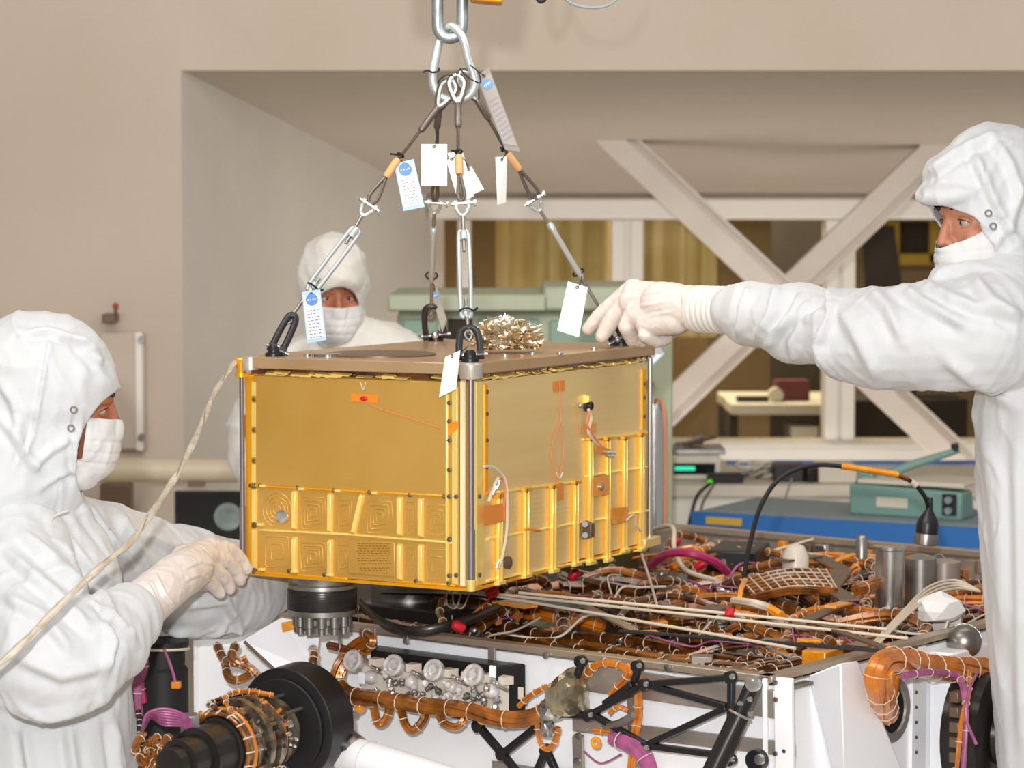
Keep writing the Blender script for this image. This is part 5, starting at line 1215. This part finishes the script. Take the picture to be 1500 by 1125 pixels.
# white insulated tube lower centre
t = thing('white_tube', 'thick white wrapped tube running down right below the black drum', 'tube', P(580, 1130, 4.9) * 1)
obj('tube', MB().tube([P(508, 1105, 4.95), P(560, 1120, 4.88), P(700, 1165, 4.75)], .036, 28), M['white'], t)
obj('seam_ring', MB().ring(P(540, 1114, 4.905), P(700, 1165, 4.75) - P(508, 1105, 4.95), .0365, .0008, 30, 5), M['seam'], t)
obj('end_clamp', MB().cyl(P(500, 1102, 4.96), P(514, 1107, 4.94), .032, seg=24), M['grayal'], t)
# arching black cable with connector
cb = thing('arched_cable', 'black cable with orange sleeve arching over the rover to a hanging plug', 'cable', MR @ RD(1090, 862, 0))
pts = [(1090, 862), (1092, 830), (1100, 790), (1113, 745), (1135, 708), (1165, 688), (1200, 681), (1240, 684), (1280, 690), (1315, 696), (1338, 708), (1355, 728), (1361, 748)]
Yc = (MR @ RD(1090, 862, 0)).y
sp = smooth_path([P(x, y, Yc + i * .012) for i, (x, y) in enumerate(pts)], 5)
obj('cable', MB().tube(sp, .0052, 8), M['blackm'], cb); k0 = 35
obj('orange_sleeve', MB().tube(sp[34:46], .0068, 8), M['kapton'], cb); obj('brown_sleeve', MB().tube(sp[45:49], .006, 8), M['harn'], cb); obj('white_marker', MB().tube(sp[49:52], .0072, 8), M['tie'], cb)
c = sp[-1]
obj('connector', MB().lathe(c, V(-.10, 0, -1), [(-.03, .005), (0, .009), (.02, .022), (.03, .025), (.052, .025), (.054, .02)], 24), M['black'], cb)
obj('coupling_ring', MB().lathe(c + V(-.10, 0, -1).normalized() * .052, V(-.10, 0, -1), [(0, .026), (.006, .027), (.024, .027), (.026, .022)], 24), M['steeld'], cb)
# ================================================================== PEOPLE
def blob(mb, voxel, smooth_it=8, fac=0.5):
    me = bpy.data.meshes.new('tmp'); me.from_pydata([tuple(v) for v in mb.v], [], mb.f); me.update()
    bm = bmesh.new(); bm.from_mesh(me); bmesh.ops.recalc_face_normals(bm, faces=bm.faces); bm.to_mesh(me); bm.free()
    o = bpy.data.objects.new('tmp', me); COL.objects.link(o)
    r = o.modifiers.new('r', 'REMESH'); r.mode = 'VOXEL'; r.voxel_size = voxel
    s_ = o.modifiers.new('s', 'SMOOTH'); s_.factor = fac; s_.iterations = smooth_it
    dg = bpy.context.evaluated_depsgraph_get(); out = bpy.data.meshes.new_from_object(o.evaluated_get(dg))
    bpy.data.objects.remove(o); bpy.data.meshes.remove(me)
    return out
def coords(me):
    n = len(me.vertices); c = np.empty(n * 3); me.vertices.foreach_get('co', c)
    nn = np.empty(n * 3); me.vertices.foreach_get('normal', nn)
    return c.reshape(-1, 3), nn.reshape(-1, 3)
def setco(me, c): me.vertices.foreach_set('co', c.ravel()); me.update()
def wrinkle(me, amp, scale, stretch=(1, 1, 1), seed=0.0, zmin=-9):
    c, n = coords(me); d = np.zeros(len(c))
    for i in range(len(c)):
        if c[i, 2] < zmin: continue
        p = Vector((c[i, 0] * stretch[0] * scale + seed, c[i, 1] * stretch[1] * scale, c[i, 2] * stretch[2] * scale))
        q_ = p + noise.noise_vector(p * 0.5) * 0.9
        a = 1 - abs(noise.noise(q_)) * 2.2
        b = 1 - abs(noise.noise(q_ * 2.1 + Vector((9, 3, 1)))) * 2.2
        d[i] = a * a * a if a > 0 else 0
        d[i] += 0.4 * (b ** 3 if b > 0 else 0)
    setco(me, c + n * (d * amp)[:, None])
def folds(me, L):
    c, n = coords(me); px, py, f = project(c)
    view = c - np.array([0, 0, CAMZ]); view /= np.linalg.norm(view, axis=1)[:, None]
    facing = np.clip(-(view * n).sum(1) * 1.6 + .1, 0, 1); d = np.zeros(len(c))
    for line in L:
        pts, w, amp = line
        best = np.full(len(c), 1e9); side = np.zeros(len(c)); tt = np.zeros(len(c)); N = len(pts) - 1
        for k in range(N):
            ax_, ay = pts[k]; bx, by = pts[k + 1]; dx, dy = bx - ax_, by - ay; l2 = dx * dx + dy * dy
            t = np.clip(((px - ax_) * dx + (py - ay) * dy) / l2, 0, 1)
            qx, qy = ax_ + t * dx - px, ay + t * dy - py; dd = np.hypot(qx, qy); m = dd < best
            best[m] = dd[m]; side[m] = np.sign(qx * dy - qy * dx)[m]; tt[m] = ((k + t) / N)[m]
        taper = np.clip(np.sin(np.pi * np.clip(tt, 0.03, 0.97)) * 1.8, 0, 1); s = best * side
        w = w * .8
        d += 1.55 * amp * taper * (np.exp(-(s / w) ** 2) - 0.55 * np.exp(-((s - 1.7 * w) / w) ** 2))
    setco(me, c + n * (d * facing)[:, None])
def CH(mb, pts, seg=20):     # chain given as (px, py, Y, radius in px)
    return mb.chain([(P(x, y, Y), r * Y / FPX) for x, y, Y, r in pts], seg)
def cut(me, fun, snap=True):
    """remove the part of a closed surface where fun(world co) < 0 and trim the rim onto fun = 0"""
    bm = bmesh.new(); bm.from_mesh(me)
    val = {v: fun(v.co) for v in bm.verts}
    bmesh.ops.delete(bm, geom=[f for f in bm.faces if all(val[v] < 0 for v in f.verts)], context='FACES')
    bm.edges.ensure_lookup_table()
    for v in bm.verts:
        if v.is_boundary:
            for _ in range(3):
                f0 = fun(v.co); e = 1e-4
                g = Vector((fun(v.co + Vector((e, 0, 0))) - f0, fun(v.co + Vector((0, e, 0))) - f0, fun(v.co + Vector((0, 0, e))) - f0)) / e
                if g.length < 1e-6: break
                st_ = g * (f0 / g.length_squared)
                if st_.length > 0.008: st_ = st_.normalized() * 0.008
                v.co -= st_
    for _ in range(3):
        bmesh.ops.smooth_vert(bm, verts=[v for v in bm.verts if not v.is_boundary and any(e.other_vert(v).is_boundary for e in v.link_edges)], factor=.5, use_axis_x=True, use_axis_y=True, use_axis_z=True)
    bm.to_mesh(me); bm.free(); me.update()
def headframe(o, fwd, roll=0):
    x = Vector(fwd).normalized(); z = V(0, 0, 1); y = z.cross(x).normalized(); z = x.cross(y)
    R = Matrix((x, y, z)).transposed() @ Matrix.Rotation(roll, 3, 'X')
    return Matrix.Translation(Vector(o)) @ R.to_4x4()
def tmb(mb, H): mb.v = [tuple(H @ Vector(v)) for v in mb.v]; return mb
def head_parts():
    mb = MB()
    mb.ball((-.012, 0, .035), (.098, .076, .088)); mb.ball((.038, 0, -.02), (.056, .060, .075))
    mb.chain([((-.01, .045, -.06), .024), ((.055, .014, -.098), .020), ((.055, -.014, -.098), .020), ((-.01, -.045, -.06), .024)])
    mb.chain([((.066, -.042, .020), .012), ((.083, -.018, .024), .013), ((.083, .018, .024), .013), ((.066, .042, .020), .012)])
    for s_ in (-1, 1):
        mb.ball((.062, s_ * .038, -.030), .025); mb.ball((.100, s_ * .011, -.036), .0085)
        mb.chain([((.068, s_ * .012, -.072), .012), ((.074, s_ * .02, -.07), .009)])
    mb.chain([((.090, 0, .012), .0085), ((.102, 0, -.012), .0090), ((.111, 0, -.032), .0105)])
    mb.chain([((.084, -.014, -.068), .0085), ((.090, 0, -.067), .009), ((.084, .014, -.068), .0085)])
    return mb
def eyes(person, H, skin, brow=True):
    for s_ in (-1, 1):
        e = obj('eye', tmb(MB().ball((.0735, s_ * .031, .000), (.0125, .0135, .0115)), H), M['eyew'], person)
        obj('iris', tmb(MB().ball((.0815, s_ * .030, .000), (.0052, .0062, .0062), seg=12, rings=8), H), M['eyeb'], e)
        up_ = [(.070, s_ * .017, .001), (.0815, s_ * .023, .0075), (.084, s_ * .031, .0085), (.079, s_ * .040, .006), (.070, s_ * .045, .000)]
        lo = [(.070, s_ * .017, -.001), (.0805, s_ * .024, -.007), (.083, s_ * .031, -.0080), (.078, s_ * .040, -.006), (.070, s_ * .045, -.001)]
        obj('upper_lid', tmb(MB().tube(smooth_path(up_, 5), .0035, 8), H), skin, e)
        obj('lashes', tmb(MB().tube(smooth_path([(a + .0035, b, c - .0012) for a, b, c in up_], 4), .0012, 5), H), M['hair'], e)
        obj('lower_lid', tmb(MB().tube(smooth_path(lo, 5), .0028, 8), H), skin, e)
        if brow:
            bw = [(.090, s_ * .012, .024), (.094, s_ * .024, .030), (.088, s_ * .038, .031), (.074, s_ * .050, .024)]
            obj('eyebrow', tmb(MB().tube(smooth_path(bw, 5), [.0030] * 5 + [.0036] * 5 + [.0028] * 5 + [.0015], 6), H), M['hair'], person)
def mask_mesh(H, top=-.015, slope=0.0, back=-1.0):
    mb = MB(); mb.ball((.070, 0, -.070), (.052, .058, .060)); mb.ball((.098, 0, -.036), (.025, .026, .036)); mb.ball((.045, 0, -.055), (.064, .078, .066)); mb.ball((.045, 0, -.118), (.046, .052, .034)); mb.ball((.070, 0, -.03), (.040, .056, .045))
    mb.chain([((.020, .064, -.04), .018), ((.058, .030, -.110), .024), ((.058, -.030, -.110), .024), ((.020, -.064, -.04), .018)])
    me = blob(tmb(mb, H), .0035, 14); c, n = coords(me); Hi = np.array(H.inverted()); l = c @ Hi[:3, :3].T + Hi[:3, 3]
    d = np.zeros(len(c))
    for z_ in (-.052, -.072, -.092): d -= 0.0022 * np.exp(-((l[:, 2] - z_) / .0022) ** 2)
    setco(me, c + n * (d * np.clip(l[:, 0] * 20, 0, 1))[:, None]); wrinkle(me, .0022, 22, (1, 1, .7), 4)
    Hn = H.inverted()
    def f(co):
        q_ = Hn @ co
        return min((top + slope * (.10 - q_.x)) - q_.z, max(q_.x - back, -.088 - q_.z))
    cut(me, f); return me
def relaxed_hand(W, f, s, n, name='glove', person=None, sc=1.0):
    W, f, s, n = Vector(W), Vector(f).normalized(), Vector(s).normalized(), Vector(n).normalized(); mb = MB()
    T = lambda a, b, c: W + (f * a + s * b + n * c) * sc
    for b in (-.03, -.01, .01, .03): mb.chain([(T(0, b * .7, 0), .020 * sc), (T(.085 - abs(b - .01) * .2, b, 0), .0135 * sc)])
    for b, L in ((.030, .070), (.010, .080), (-.010, .074), (-.030, .058)):
        mb.chain([(T(.085, b, 0), .0105 * sc), (T(.085 + L * .45, b, -.008), .0098 * sc), (T(.085 + L * .78, b, -.026), .009 * sc), (T(.085 + L * .95, b, -.045), .008 * sc)])
    mb.chain([(T(.02, .03, -.005), .016 * sc), (T(.055, .058, -.018), .012 * sc), (T(.085, .066, -.030), .010 * sc)])
    return obj(name, blob(mb, .004, 4), M['glove'], person, smooth=180)
def rim(name, H, cx, cz, rx, rz_, me, person):
    pass
def suit_obj(name, me, person, m='suit', thick=.0025, label=None):
    o = obj(name, me, M[m], person, label, smooth=180)
    s_ = o.modifiers.new('cloth', 'SOLIDIFY'); s_.thickness = thick; s_.offset = -1
    return o
def boots(person, xs, Y, fwd):
    f = Vector(fwd).normalized()
    for x in xs:
        a = V(x, Y, .045); obj('bootie', blob(MB().chain([(a - f * .07 + V(0, 0, .02), .045), (a + f * .08, .043), (a + f * .16, .036)]).chain([(a - f * .05, .05), (a - f * .05 + V(0, 0, .16), .055)]), .01, 4), M['suit'], person, smooth=180)
def inner_body(H, pts_list, skin, person, voxel=.0045):
    mb = tmb(head_parts(), H)
    for pts in pts_list: CH(mb, pts)
    return obj('body', blob(mb, voxel, 3), skin, person, smooth=180)

# ---------------------------------------------------------------- right worker
pr_ = thing('person', 'worker in white coverall at the right, reaching out one gloved hand to the box', 'person', (1.06, 5.0, 0), group=None)
H = headframe(P(1450, 316, 4.97), (-.90, -.40, -.16))
body = inner_body(H, [[(1470, 380, 4.98, 40), (1500, 450, 4.98, 55)], [(1550, 520, 4.98, 85), (1565, 800, 4.98, 90), (1590, 1060, 4.98, 90)],
    [(1470, 490, 4.86, 40), (1300, 490, 4.95, 36), (1100, 458, 5.2, 26), (1040, 453, 5.28, 22)], [(1570, 1060, 4.9, 55), (1570, 1400, 4.9, 40), (1570, 1640, 4.9, 28)], [(1620, 1060, 5.1, 55), (1620, 1400, 5.1, 40), (1620, 1610, 5.1, 28)]], M['skin'], pr_)
eyes(pr_, H, M['skin'])
obj('face_mask', mask_mesh(H, -.033, .36), M['mask'], pr_, smooth=180)
mb = MB()
CH(mb, [(1552, 505, 4.98, 105), (1552, 600, 4.98, 124), (1560, 750, 4.98, 127), (1574, 900, 4.98, 130), (1598, 1125, 4.98, 132), (1605, 1250, 4.98, 130)])
CH(mb, [(1600, 500, 5.1, 80), (1650, 600, 5.2, 60), (1655, 780, 5.15, 48), (1640, 900, 5.05, 42)])
CH(mb, [(1480, 480, 4.90, 92), (1440, 486, 4.86, 86), (1380, 492, 4.88, 78), (1300, 494, 4.93, 74), (1250, 490, 4.98, 68), (1212, 478, 5.03, 54), (1168, 474, 5.08, 60), (1130, 464, 5.13, 46), (1098, 458, 5.18, 47), (1076, 454, 5.2, 37)])
CH(mb, [(1390, 415, 4.90, 30), (1470, 430, 4.9, 60), (1540, 440, 4.98, 70)])
CH(mb, [(1575, 1200, 4.9, 75), (1575, 1450, 4.9, 68), (1575, 1630, 4.9, 58)]); CH(mb, [(1625, 1200, 5.1, 75), (1625, 1450, 5.1, 68), (1620, 1590, 5.1, 58)])
me = blob(mb, .0055, 7)
wrinkle(me, .0055, 6.5, (1.0, 1, .6), 3.0, .7); wrinkle(me, .0013, 15, (1, 1, .6), 40, .7)
folds(me, [([(1142, 410), (1130, 460), (1105, 505)], 9, .011), ([(1180, 425), (1150, 480), (1118, 512)], 9, .011), ([(1225, 418), (1218, 460), (1200, 505), (1215, 548)], 8, .013), ([(1190, 440), (1160, 500), (1165, 535)], 9, .008),
    ([(1100, 418), (1090, 450), (1080, 500)], 7, .010), ([(1268, 418), (1300, 450), (1325, 500)], 12, .009), ([(1310, 415), (1360, 445), (1425, 480)], 12, .010), ([(1340, 410), (1400, 440), (1480, 460)], 11, .009), ([(1225, 440), (1260, 500), (1290, 560)], 14, .007),
    ([(1120, 495), (1160, 470), (1195, 440)], 8, .008), ([(1380, 520), (1430, 560), (1500, 600)], 14, .008), ([(1420, 400), (1450, 440), (1500, 470)], 11, .010), ([(1440, 600), (1460, 760), (1480, 1000)], 16, .006), ([(1490, 620), (1495, 850), (1500, 1125)], 14, .007), ([(1240, 420), (1205, 455), (1175, 475)], 8, .009)])
suit_obj('coverall', me, pr_)
mb = MB(); mb.ball((-.022, 0, .040), (.132, .110, .128)); mb.ball((.080, 0, .056), (.060, .074, .026)); mb.ball((.048, 0, .086), (.062, .080, .052)); mb.chain([((-.01, 0, -.04), .100), ((-.035, 0, -.12), .092), ((-.07, 0, -.17), .11)]); tmb(mb, H)
me = blob(mb, .005, 8); wrinkle(me, .007, 9, (1, 1, .7), 5)
folds(me, [([(1345, 262), (1400, 225), (1470, 190)], 8, .008), ([(1420, 210), (1460, 300), (1500, 370)], 9, .008), ([(1440, 380), (1480, 330), (1500, 260)], 9, .006), ([(1350, 272), (1360, 285), (1350, 300)], 7, .006), ([(1450, 195), (1480, 240), (1500, 300)], 9, .006)])
Hi = H.inverted()
def hoodcut(Hi, cx, cz, rx, rz_):
    def f(co):
        q_ = Hi @ co
        if q_.x < -.02: return 1.0
        return (math.hypot((q_.x - cx) / rx, (q_.z - cz) / rz_) - 1) * min(rx, rz_)
    return f
cut(me, hoodcut(Hi, .138, -.088, .088, .128)); suit_obj('hood', me, pr_)
for x, y in ((1446, 312), (1453, 331)):
    c = P(x, y, 4.83); obj('press_stud', MB().ring(c + V(0, -.012, 0), (0, 1, 0), .0055, .0016, 16, 6), M['snap'], pr_)
# knit cuff
a, b = P(1084, 455, 5.2), P(1022, 453, 5.28); N = 40
obj('knit_cuff', MB().tube([a.lerp(b, k / N) for k in range(N + 1)], [(.0465 + .0012 * math.sin(2 * math.pi * k / 5)) for k in range(N + 1)], 32), M['knit'], pr_, 'ribbed white cuff', smooth=80)
mb = MB()
CH(mb, [(1026, 452, 5.28, 33), (1000, 450, 5.31, 33), (970, 445, 5.35, 33)])
for pts in ([(990, 436, 5.36, 22), (930, 430, 5.44, 19)], [(990, 446, 5.33, 24), (925, 444, 5.41, 19)], [(990, 460, 5.31, 24), (932, 462, 5.38, 19)], [(990, 470, 5.30, 20), (948, 474, 5.35, 18)]): CH(mb, pts)
CH(mb, [(928, 424, 5.46, 16), (895, 448, 5.48, 12.5), (875, 466, 5.49, 11), (861, 482, 5.49, 9)])
CH(mb, [(922, 440, 5.42, 16), (900, 462, 5.43, 13), (889, 480, 5.44, 12), (881, 493, 5.44, 9.5)])
CH(mb, [(930, 456, 5.38, 15), (918, 478, 5.38, 12.5), (926, 496, 5.41, 11), (940, 500, 5.43, 9.5)])
CH(mb, [(950, 470, 5.35, 14), (946, 490, 5.34, 12), (962, 499, 5.36, 11), (976, 496, 5.38, 9.5)])
CH(mb, [(1000, 468, 5.38, 18), (975, 486, 5.42, 14), (958, 498, 5.45, 12)])
me = blob(mb, .0028, 5); wrinkle(me, .0009, 30, (1, 1, 1.2), 2)
folds(me, [([(985, 425), (945, 430), (915, 440)], 3, .0018), ([(985, 440), (950, 446), (915, 452)], 3, .0016), ([(990, 455), (955, 462), (935, 470)], 3, .0016), ([(1012, 425), (1015, 455), (1010, 485)], 4, .003), ([(1000, 430), (1002, 455), (998, 480)], 3, .002)])
obj('glove', me, M['glove'], pr_, 'thin white glove with index and middle finger stretched out', smooth=180)
obj('glove_rim', MB().tube([P(1020, 453, 5.283) , P(1030, 453, 5.272)], .0475, 28), M['glove'], pr_)
relaxed_hand(P(1640, 920, 5.05), (-.1, 0, -1), (-1, 0, 0), (0, -1, 0), 'glove', pr_)
boots(pr_, (1.04, 1.14), 4.95, (-1, .2, 0))
# ---------------------------------------------------------------- left worker
pl = thing('person', 'masked worker in white coverall at the left, holding the box\'s lower corner', 'person', (-.82, 4.75, 0))
H = headframe(P(86, 592, 4.78), (.96, .12, -.14)); Hi = H.inverted()
inner_body(H, [[(75, 660, 4.8, 42), (60, 740, 4.8, 60)], [(65, 820, 4.8, 80), (75, 1100, 4.8, 85)], [(40, 820, 4.66, 40), (85, 965, 4.55, 38), (150, 925, 4.62, 28), (205, 885, 4.7, 22)],
    [(150, 800, 4.98, 40), (240, 850, 5.15, 36), (385, 858, 5.4, 24)], [(66, 1100, 4.77, 38), (62, 1450, 4.74, 36), (60, 1740, 4.73, 28)], [(95, 1100, 4.9, 55), (95, 1450, 4.9, 40), (95, 1680, 4.9, 28)]], M['skind'], pl)
eyes(pl, H, M['skind'])
obj('face_mask', mask_mesh(H, -.012, 0, .056), M['mask'], pl, smooth=180)
mb = MB()
CH(mb, [(50, 760, 4.8, 78), (65, 850, 4.8, 112), (72, 970, 4.8, 118), (80, 1100, 4.8, 118), (85, 1300, 4.8, 118)])
CH(mb, [(120, 790, 4.9, 60), (160, 795, 4.98, 58), (215, 830, 5.1, 68), (270, 852, 5.2, 80), (320, 862, 5.28, 74), (360, 862, 5.33, 62), (392, 858, 5.37, 44), (410, 850, 5.39, 30)])
CH(mb, [(20, 800, 4.72, 80), (30, 860, 4.64, 88), (50, 930, 4.56, 92), (75, 965, 4.52, 90), (115, 955, 4.54, 80), (150, 940, 4.58, 66), (170, 920, 4.62, 56), (184, 909, 4.64, 52)])
CH(mb, [(60, 1250, 4.72, 75), (60, 1450, 4.72, 66), (60, 1700, 4.72, 58)]); CH(mb, [(95, 1250, 4.9, 75), (95, 1450, 4.9, 66), (95, 1650, 4.9, 58)])
me = blob(mb, .0055, 7); wrinkle(me, .006, 6.5, (1, 1, .5), 11.0, .7); wrinkle(me, .0015, 15, (1, 1, .6), 45, .7)
folds(me, [([(20, 770), (110, 850), (165, 880)], 10, .010), ([(0, 800), (80, 870), (140, 930)], 10, .009), ([(115, 730), (160, 790), (200, 835)], 9, .009), ([(60, 745), (130, 830), (170, 860)], 9, .007), ([(170, 745), (195, 790), (225, 850)], 8, .008),
    ([(0, 1030), (60, 1050), (130, 1035), (172, 1010)], 9, .012), ([(20, 960), (90, 990), (160, 975)], 12, .008), ([(150, 870), (165, 905), (200, 945)], 8, .012), ([(155, 985), (165, 940), (150, 900)], 8, .010), ([(210, 780), (250, 800), (300, 800)], 9, .008),
    ([(230, 925), (300, 930), (370, 915)], 7, .009), ([(260, 890), (330, 880), (345, 905), (350, 930)], 8, .009), ([(35, 1060), (45, 1125), (50, 1180)], 10, .010), ([(100, 1060), (108, 1125), (110, 1180)], 10, .009), ([(165, 1050), (175, 1125), (178, 1180)], 9, .009), ([(0, 870), (60, 900), (110, 960)], 10, .007), ([(300, 800), (345, 820), (380, 850)], 9, .008)])
suit_obj('coverall', me, pl)
mb = MB(); mb.ball((-.040, 0, .030), (.142, .112, .132)); mb.ball((.040, 0, .045), (.058, .085, .050)); mb.chain([((-.01, 0, -.06), .098), ((.0, 0, -.13), .072), ((-.005, 0, -.17), .066)]); mb.chain([((-.06, 0, -.06), .11), ((-.08, 0, -.15), .12)]); tmb(mb, H)
me = blob(mb, .005, 8); wrinkle(me, .006, 8, (1, 1, .8), 15)
folds(me, [([(30, 490), (70, 485), (120, 500), (150, 520)], 6, .007), ([(75, 485), (62, 560), (48, 640), (20, 690)], 4, .005), ([(110, 495), (135, 520), (150, 535)], 8, .007), ([(40, 690), (75, 660), (110, 640)], 8, .007), ([(50, 720), (85, 695), (112, 685)], 8, .007), ([(0, 610), (30, 650), (60, 700)], 9, .007), ([(120, 600), (112, 650), (108, 720)], 6, .005), ([(0, 560), (20, 590), (30, 640)], 9, .006)])
cut(me, hoodcut(Hi, .146, -.080, .100, .134)); suit_obj('hood', me, pl)
for x, y in ((108, 600), (104, 627)):
    c = P(x, y, 4.655); obj('press_stud', MB().ring(c, (0, 1, 0), .0055, .0016, 16, 6), M['snap'], pl)
obj('zip_pull', MB().tube(smooth_path([P(100, 748, 4.66), P(82, 755, 4.65), P(75, 762, 4.64), P(78, 772, 4.64)], 4), .0022, 6), M['seam'], pl)
a, b = P(176, 912, 4.64), P(228, 868, 4.72)
mb = MB(); 
CH(mb, [(180, 905, 4.65, 40), (205, 890, 4.68, 38), (232, 868, 4.73, 36), (258, 846, 4.80, 35), (280, 832, 4.87, 33)])
for pts in ([(270, 820, 4.9, 22), (305, 805, 5.0, 17)], [(270, 830, 4.86, 24), (305, 815, 4.97, 17)], [(270, 840, 4.84, 24), (298, 830, 4.93, 17)], [(265, 850, 4.83, 20), (285, 843, 4.9, 16)]): CH(mb, pts)
CH(mb, [(305, 803, 5.0, 16), (335, 806, 5.06, 12.5), (350, 818, 5.09, 11), (361, 833, 5.10, 9)])
CH(mb, [(303, 815, 4.97, 16), (332, 822, 5.03, 12.5), (345, 836, 5.06, 11), (352, 850, 5.07, 9)])
CH(mb, [(297, 829, 4.93, 15), (318, 838, 4.98, 12), (331, 850, 5.01, 10.5), (337, 862, 5.02, 8.5)])
CH(mb, [(284, 842, 4.90, 14), (303, 850, 4.94, 11.5), (315, 860, 4.97, 10), (322, 869, 4.98, 8.5)])
CH(mb, [(270, 850, 4.92, 18), (310, 852, 5.06, 13), (338, 846, 5.12, 11), (356, 842, 5.13, 9)])
me = blob(mb, .0028, 5); wrinkle(me, .0011, 28, (1, 1, 1.2), 8)
folds(me, [([(225, 835), (240, 870), (262, 895)], 3, .0035), ([(212, 850), (228, 880), (240, 905)], 4, .003), ([(260, 815), (290, 800), (320, 805)], 3, .0016), ([(265, 835), (295, 822), (325, 830)], 3, .0016), ([(270, 850), (292, 842), (312, 852)], 3, .0014)])
obj('glove', me, M['glove'], pl, 'thin white glove with bent fingers on the box corner', smooth=180)
relaxed_hand(P(400, 850, 5.42), (.8, .5, .1), (-.2, .2, 1), (.2, -1, 0), 'glove', pl)
boots(pl, (-.87, -.80), 4.8, (1, .2, 0))
# ---------------------------------------------------------------- far worker
pm = thing('person', 'masked worker in white hood facing the camera behind the box', 'person', (-.46, 7.2, 0))
Y = 7.2
H = headframe(P(488, 432, Y - .02), (.22, -1, -.10)); Hi = H.inverted()
inner_body(H, [[(503, 480, Y, 30), (503, 540, Y, 40)], [(503, 580, Y, 60), (503, 850, Y, 60)], [(445, 550, Y, 25), (375, 620, Y - .05, 22), (400, 720, Y - .3, 18)], [(560, 550, Y, 25), (600, 640, Y - .05, 22), (560, 700, Y - .3, 18)],
    [(480, 880, Y, 42), (480, 1050, Y, 32), (480, 1250, Y, 22)], [(530, 880, Y, 42), (530, 1050, Y, 32), (530, 1250, Y, 22)]], M['skind'], pm, .006)
eyes(pm, H, M['skind'])
obj('face_mask', mask_mesh(H, -.020), M['mask'], pm, smooth=180)
mb = MB()
CH(mb, [(503, 545, Y, 48), (503, 600, Y, 78), (503, 720, Y, 80), (503, 880, Y, 85), (503, 1000, Y, 85)])
CH(mb, [(503, 530, Y, 48), (450, 538, Y, 44), (402, 566, Y, 40), (368, 620, Y, 34), (366, 670, Y - .05, 30), (400, 720, Y - .25, 26)])
CH(mb, [(510, 508, Y, 50), (560, 518, Y, 46), (603, 540, Y, 42), (620, 630, Y, 33), (600, 690, Y - .2, 28)])
CH(mb, [(480, 950, Y, 48), (480, 1100, Y, 42), (480, 1230, Y, 36)]); CH(mb, [(530, 950, Y, 48), (530, 1100, Y, 42), (530, 1230, Y, 36)])
me = blob(mb, .010, 8); wrinkle(me, .010, 7, (1, 1, .8), 21, .7)
suit_obj('coverall', me, pm, 'suit2')
mb = MB(); mb.ball((-.015, 0, .040), (.118, .098, .122)); mb.ball((.055, 0, .05), (.062, .075, .05)); mb.chain([((-.01, 0, -.05), .086), ((-.02, 0, -.13), .080), ((-.02, 0, -.18), .095)]); tmb(mb, H)
me = blob(mb, .006, 7); wrinkle(me, .007, 9, (1, 1, .8), 25)
def fc_(co):
    q_ = Hi @ co
    if q_.x < .02: return 1.0
    return (math.hypot((q_.y) / .068, (q_.z + .055) / .090) - 1) * .068
cut(me, fc_); suit_obj('hood', me, pm, 'suit2')
relaxed_hand(P(405, 728, Y - .3), (.6, -.6, -.4), (0, 0, 1), (-.5, -.5, .2), 'glove', pm); relaxed_hand(P(595, 698, Y - .25), (-.6, -.6, -.4), (0, 0, 1), (.5, -.5, .2), 'glove', pm)
boots(pm, (P(480, 900, Y).x, P(530, 900, Y).x), Y, (0, -1, 0))
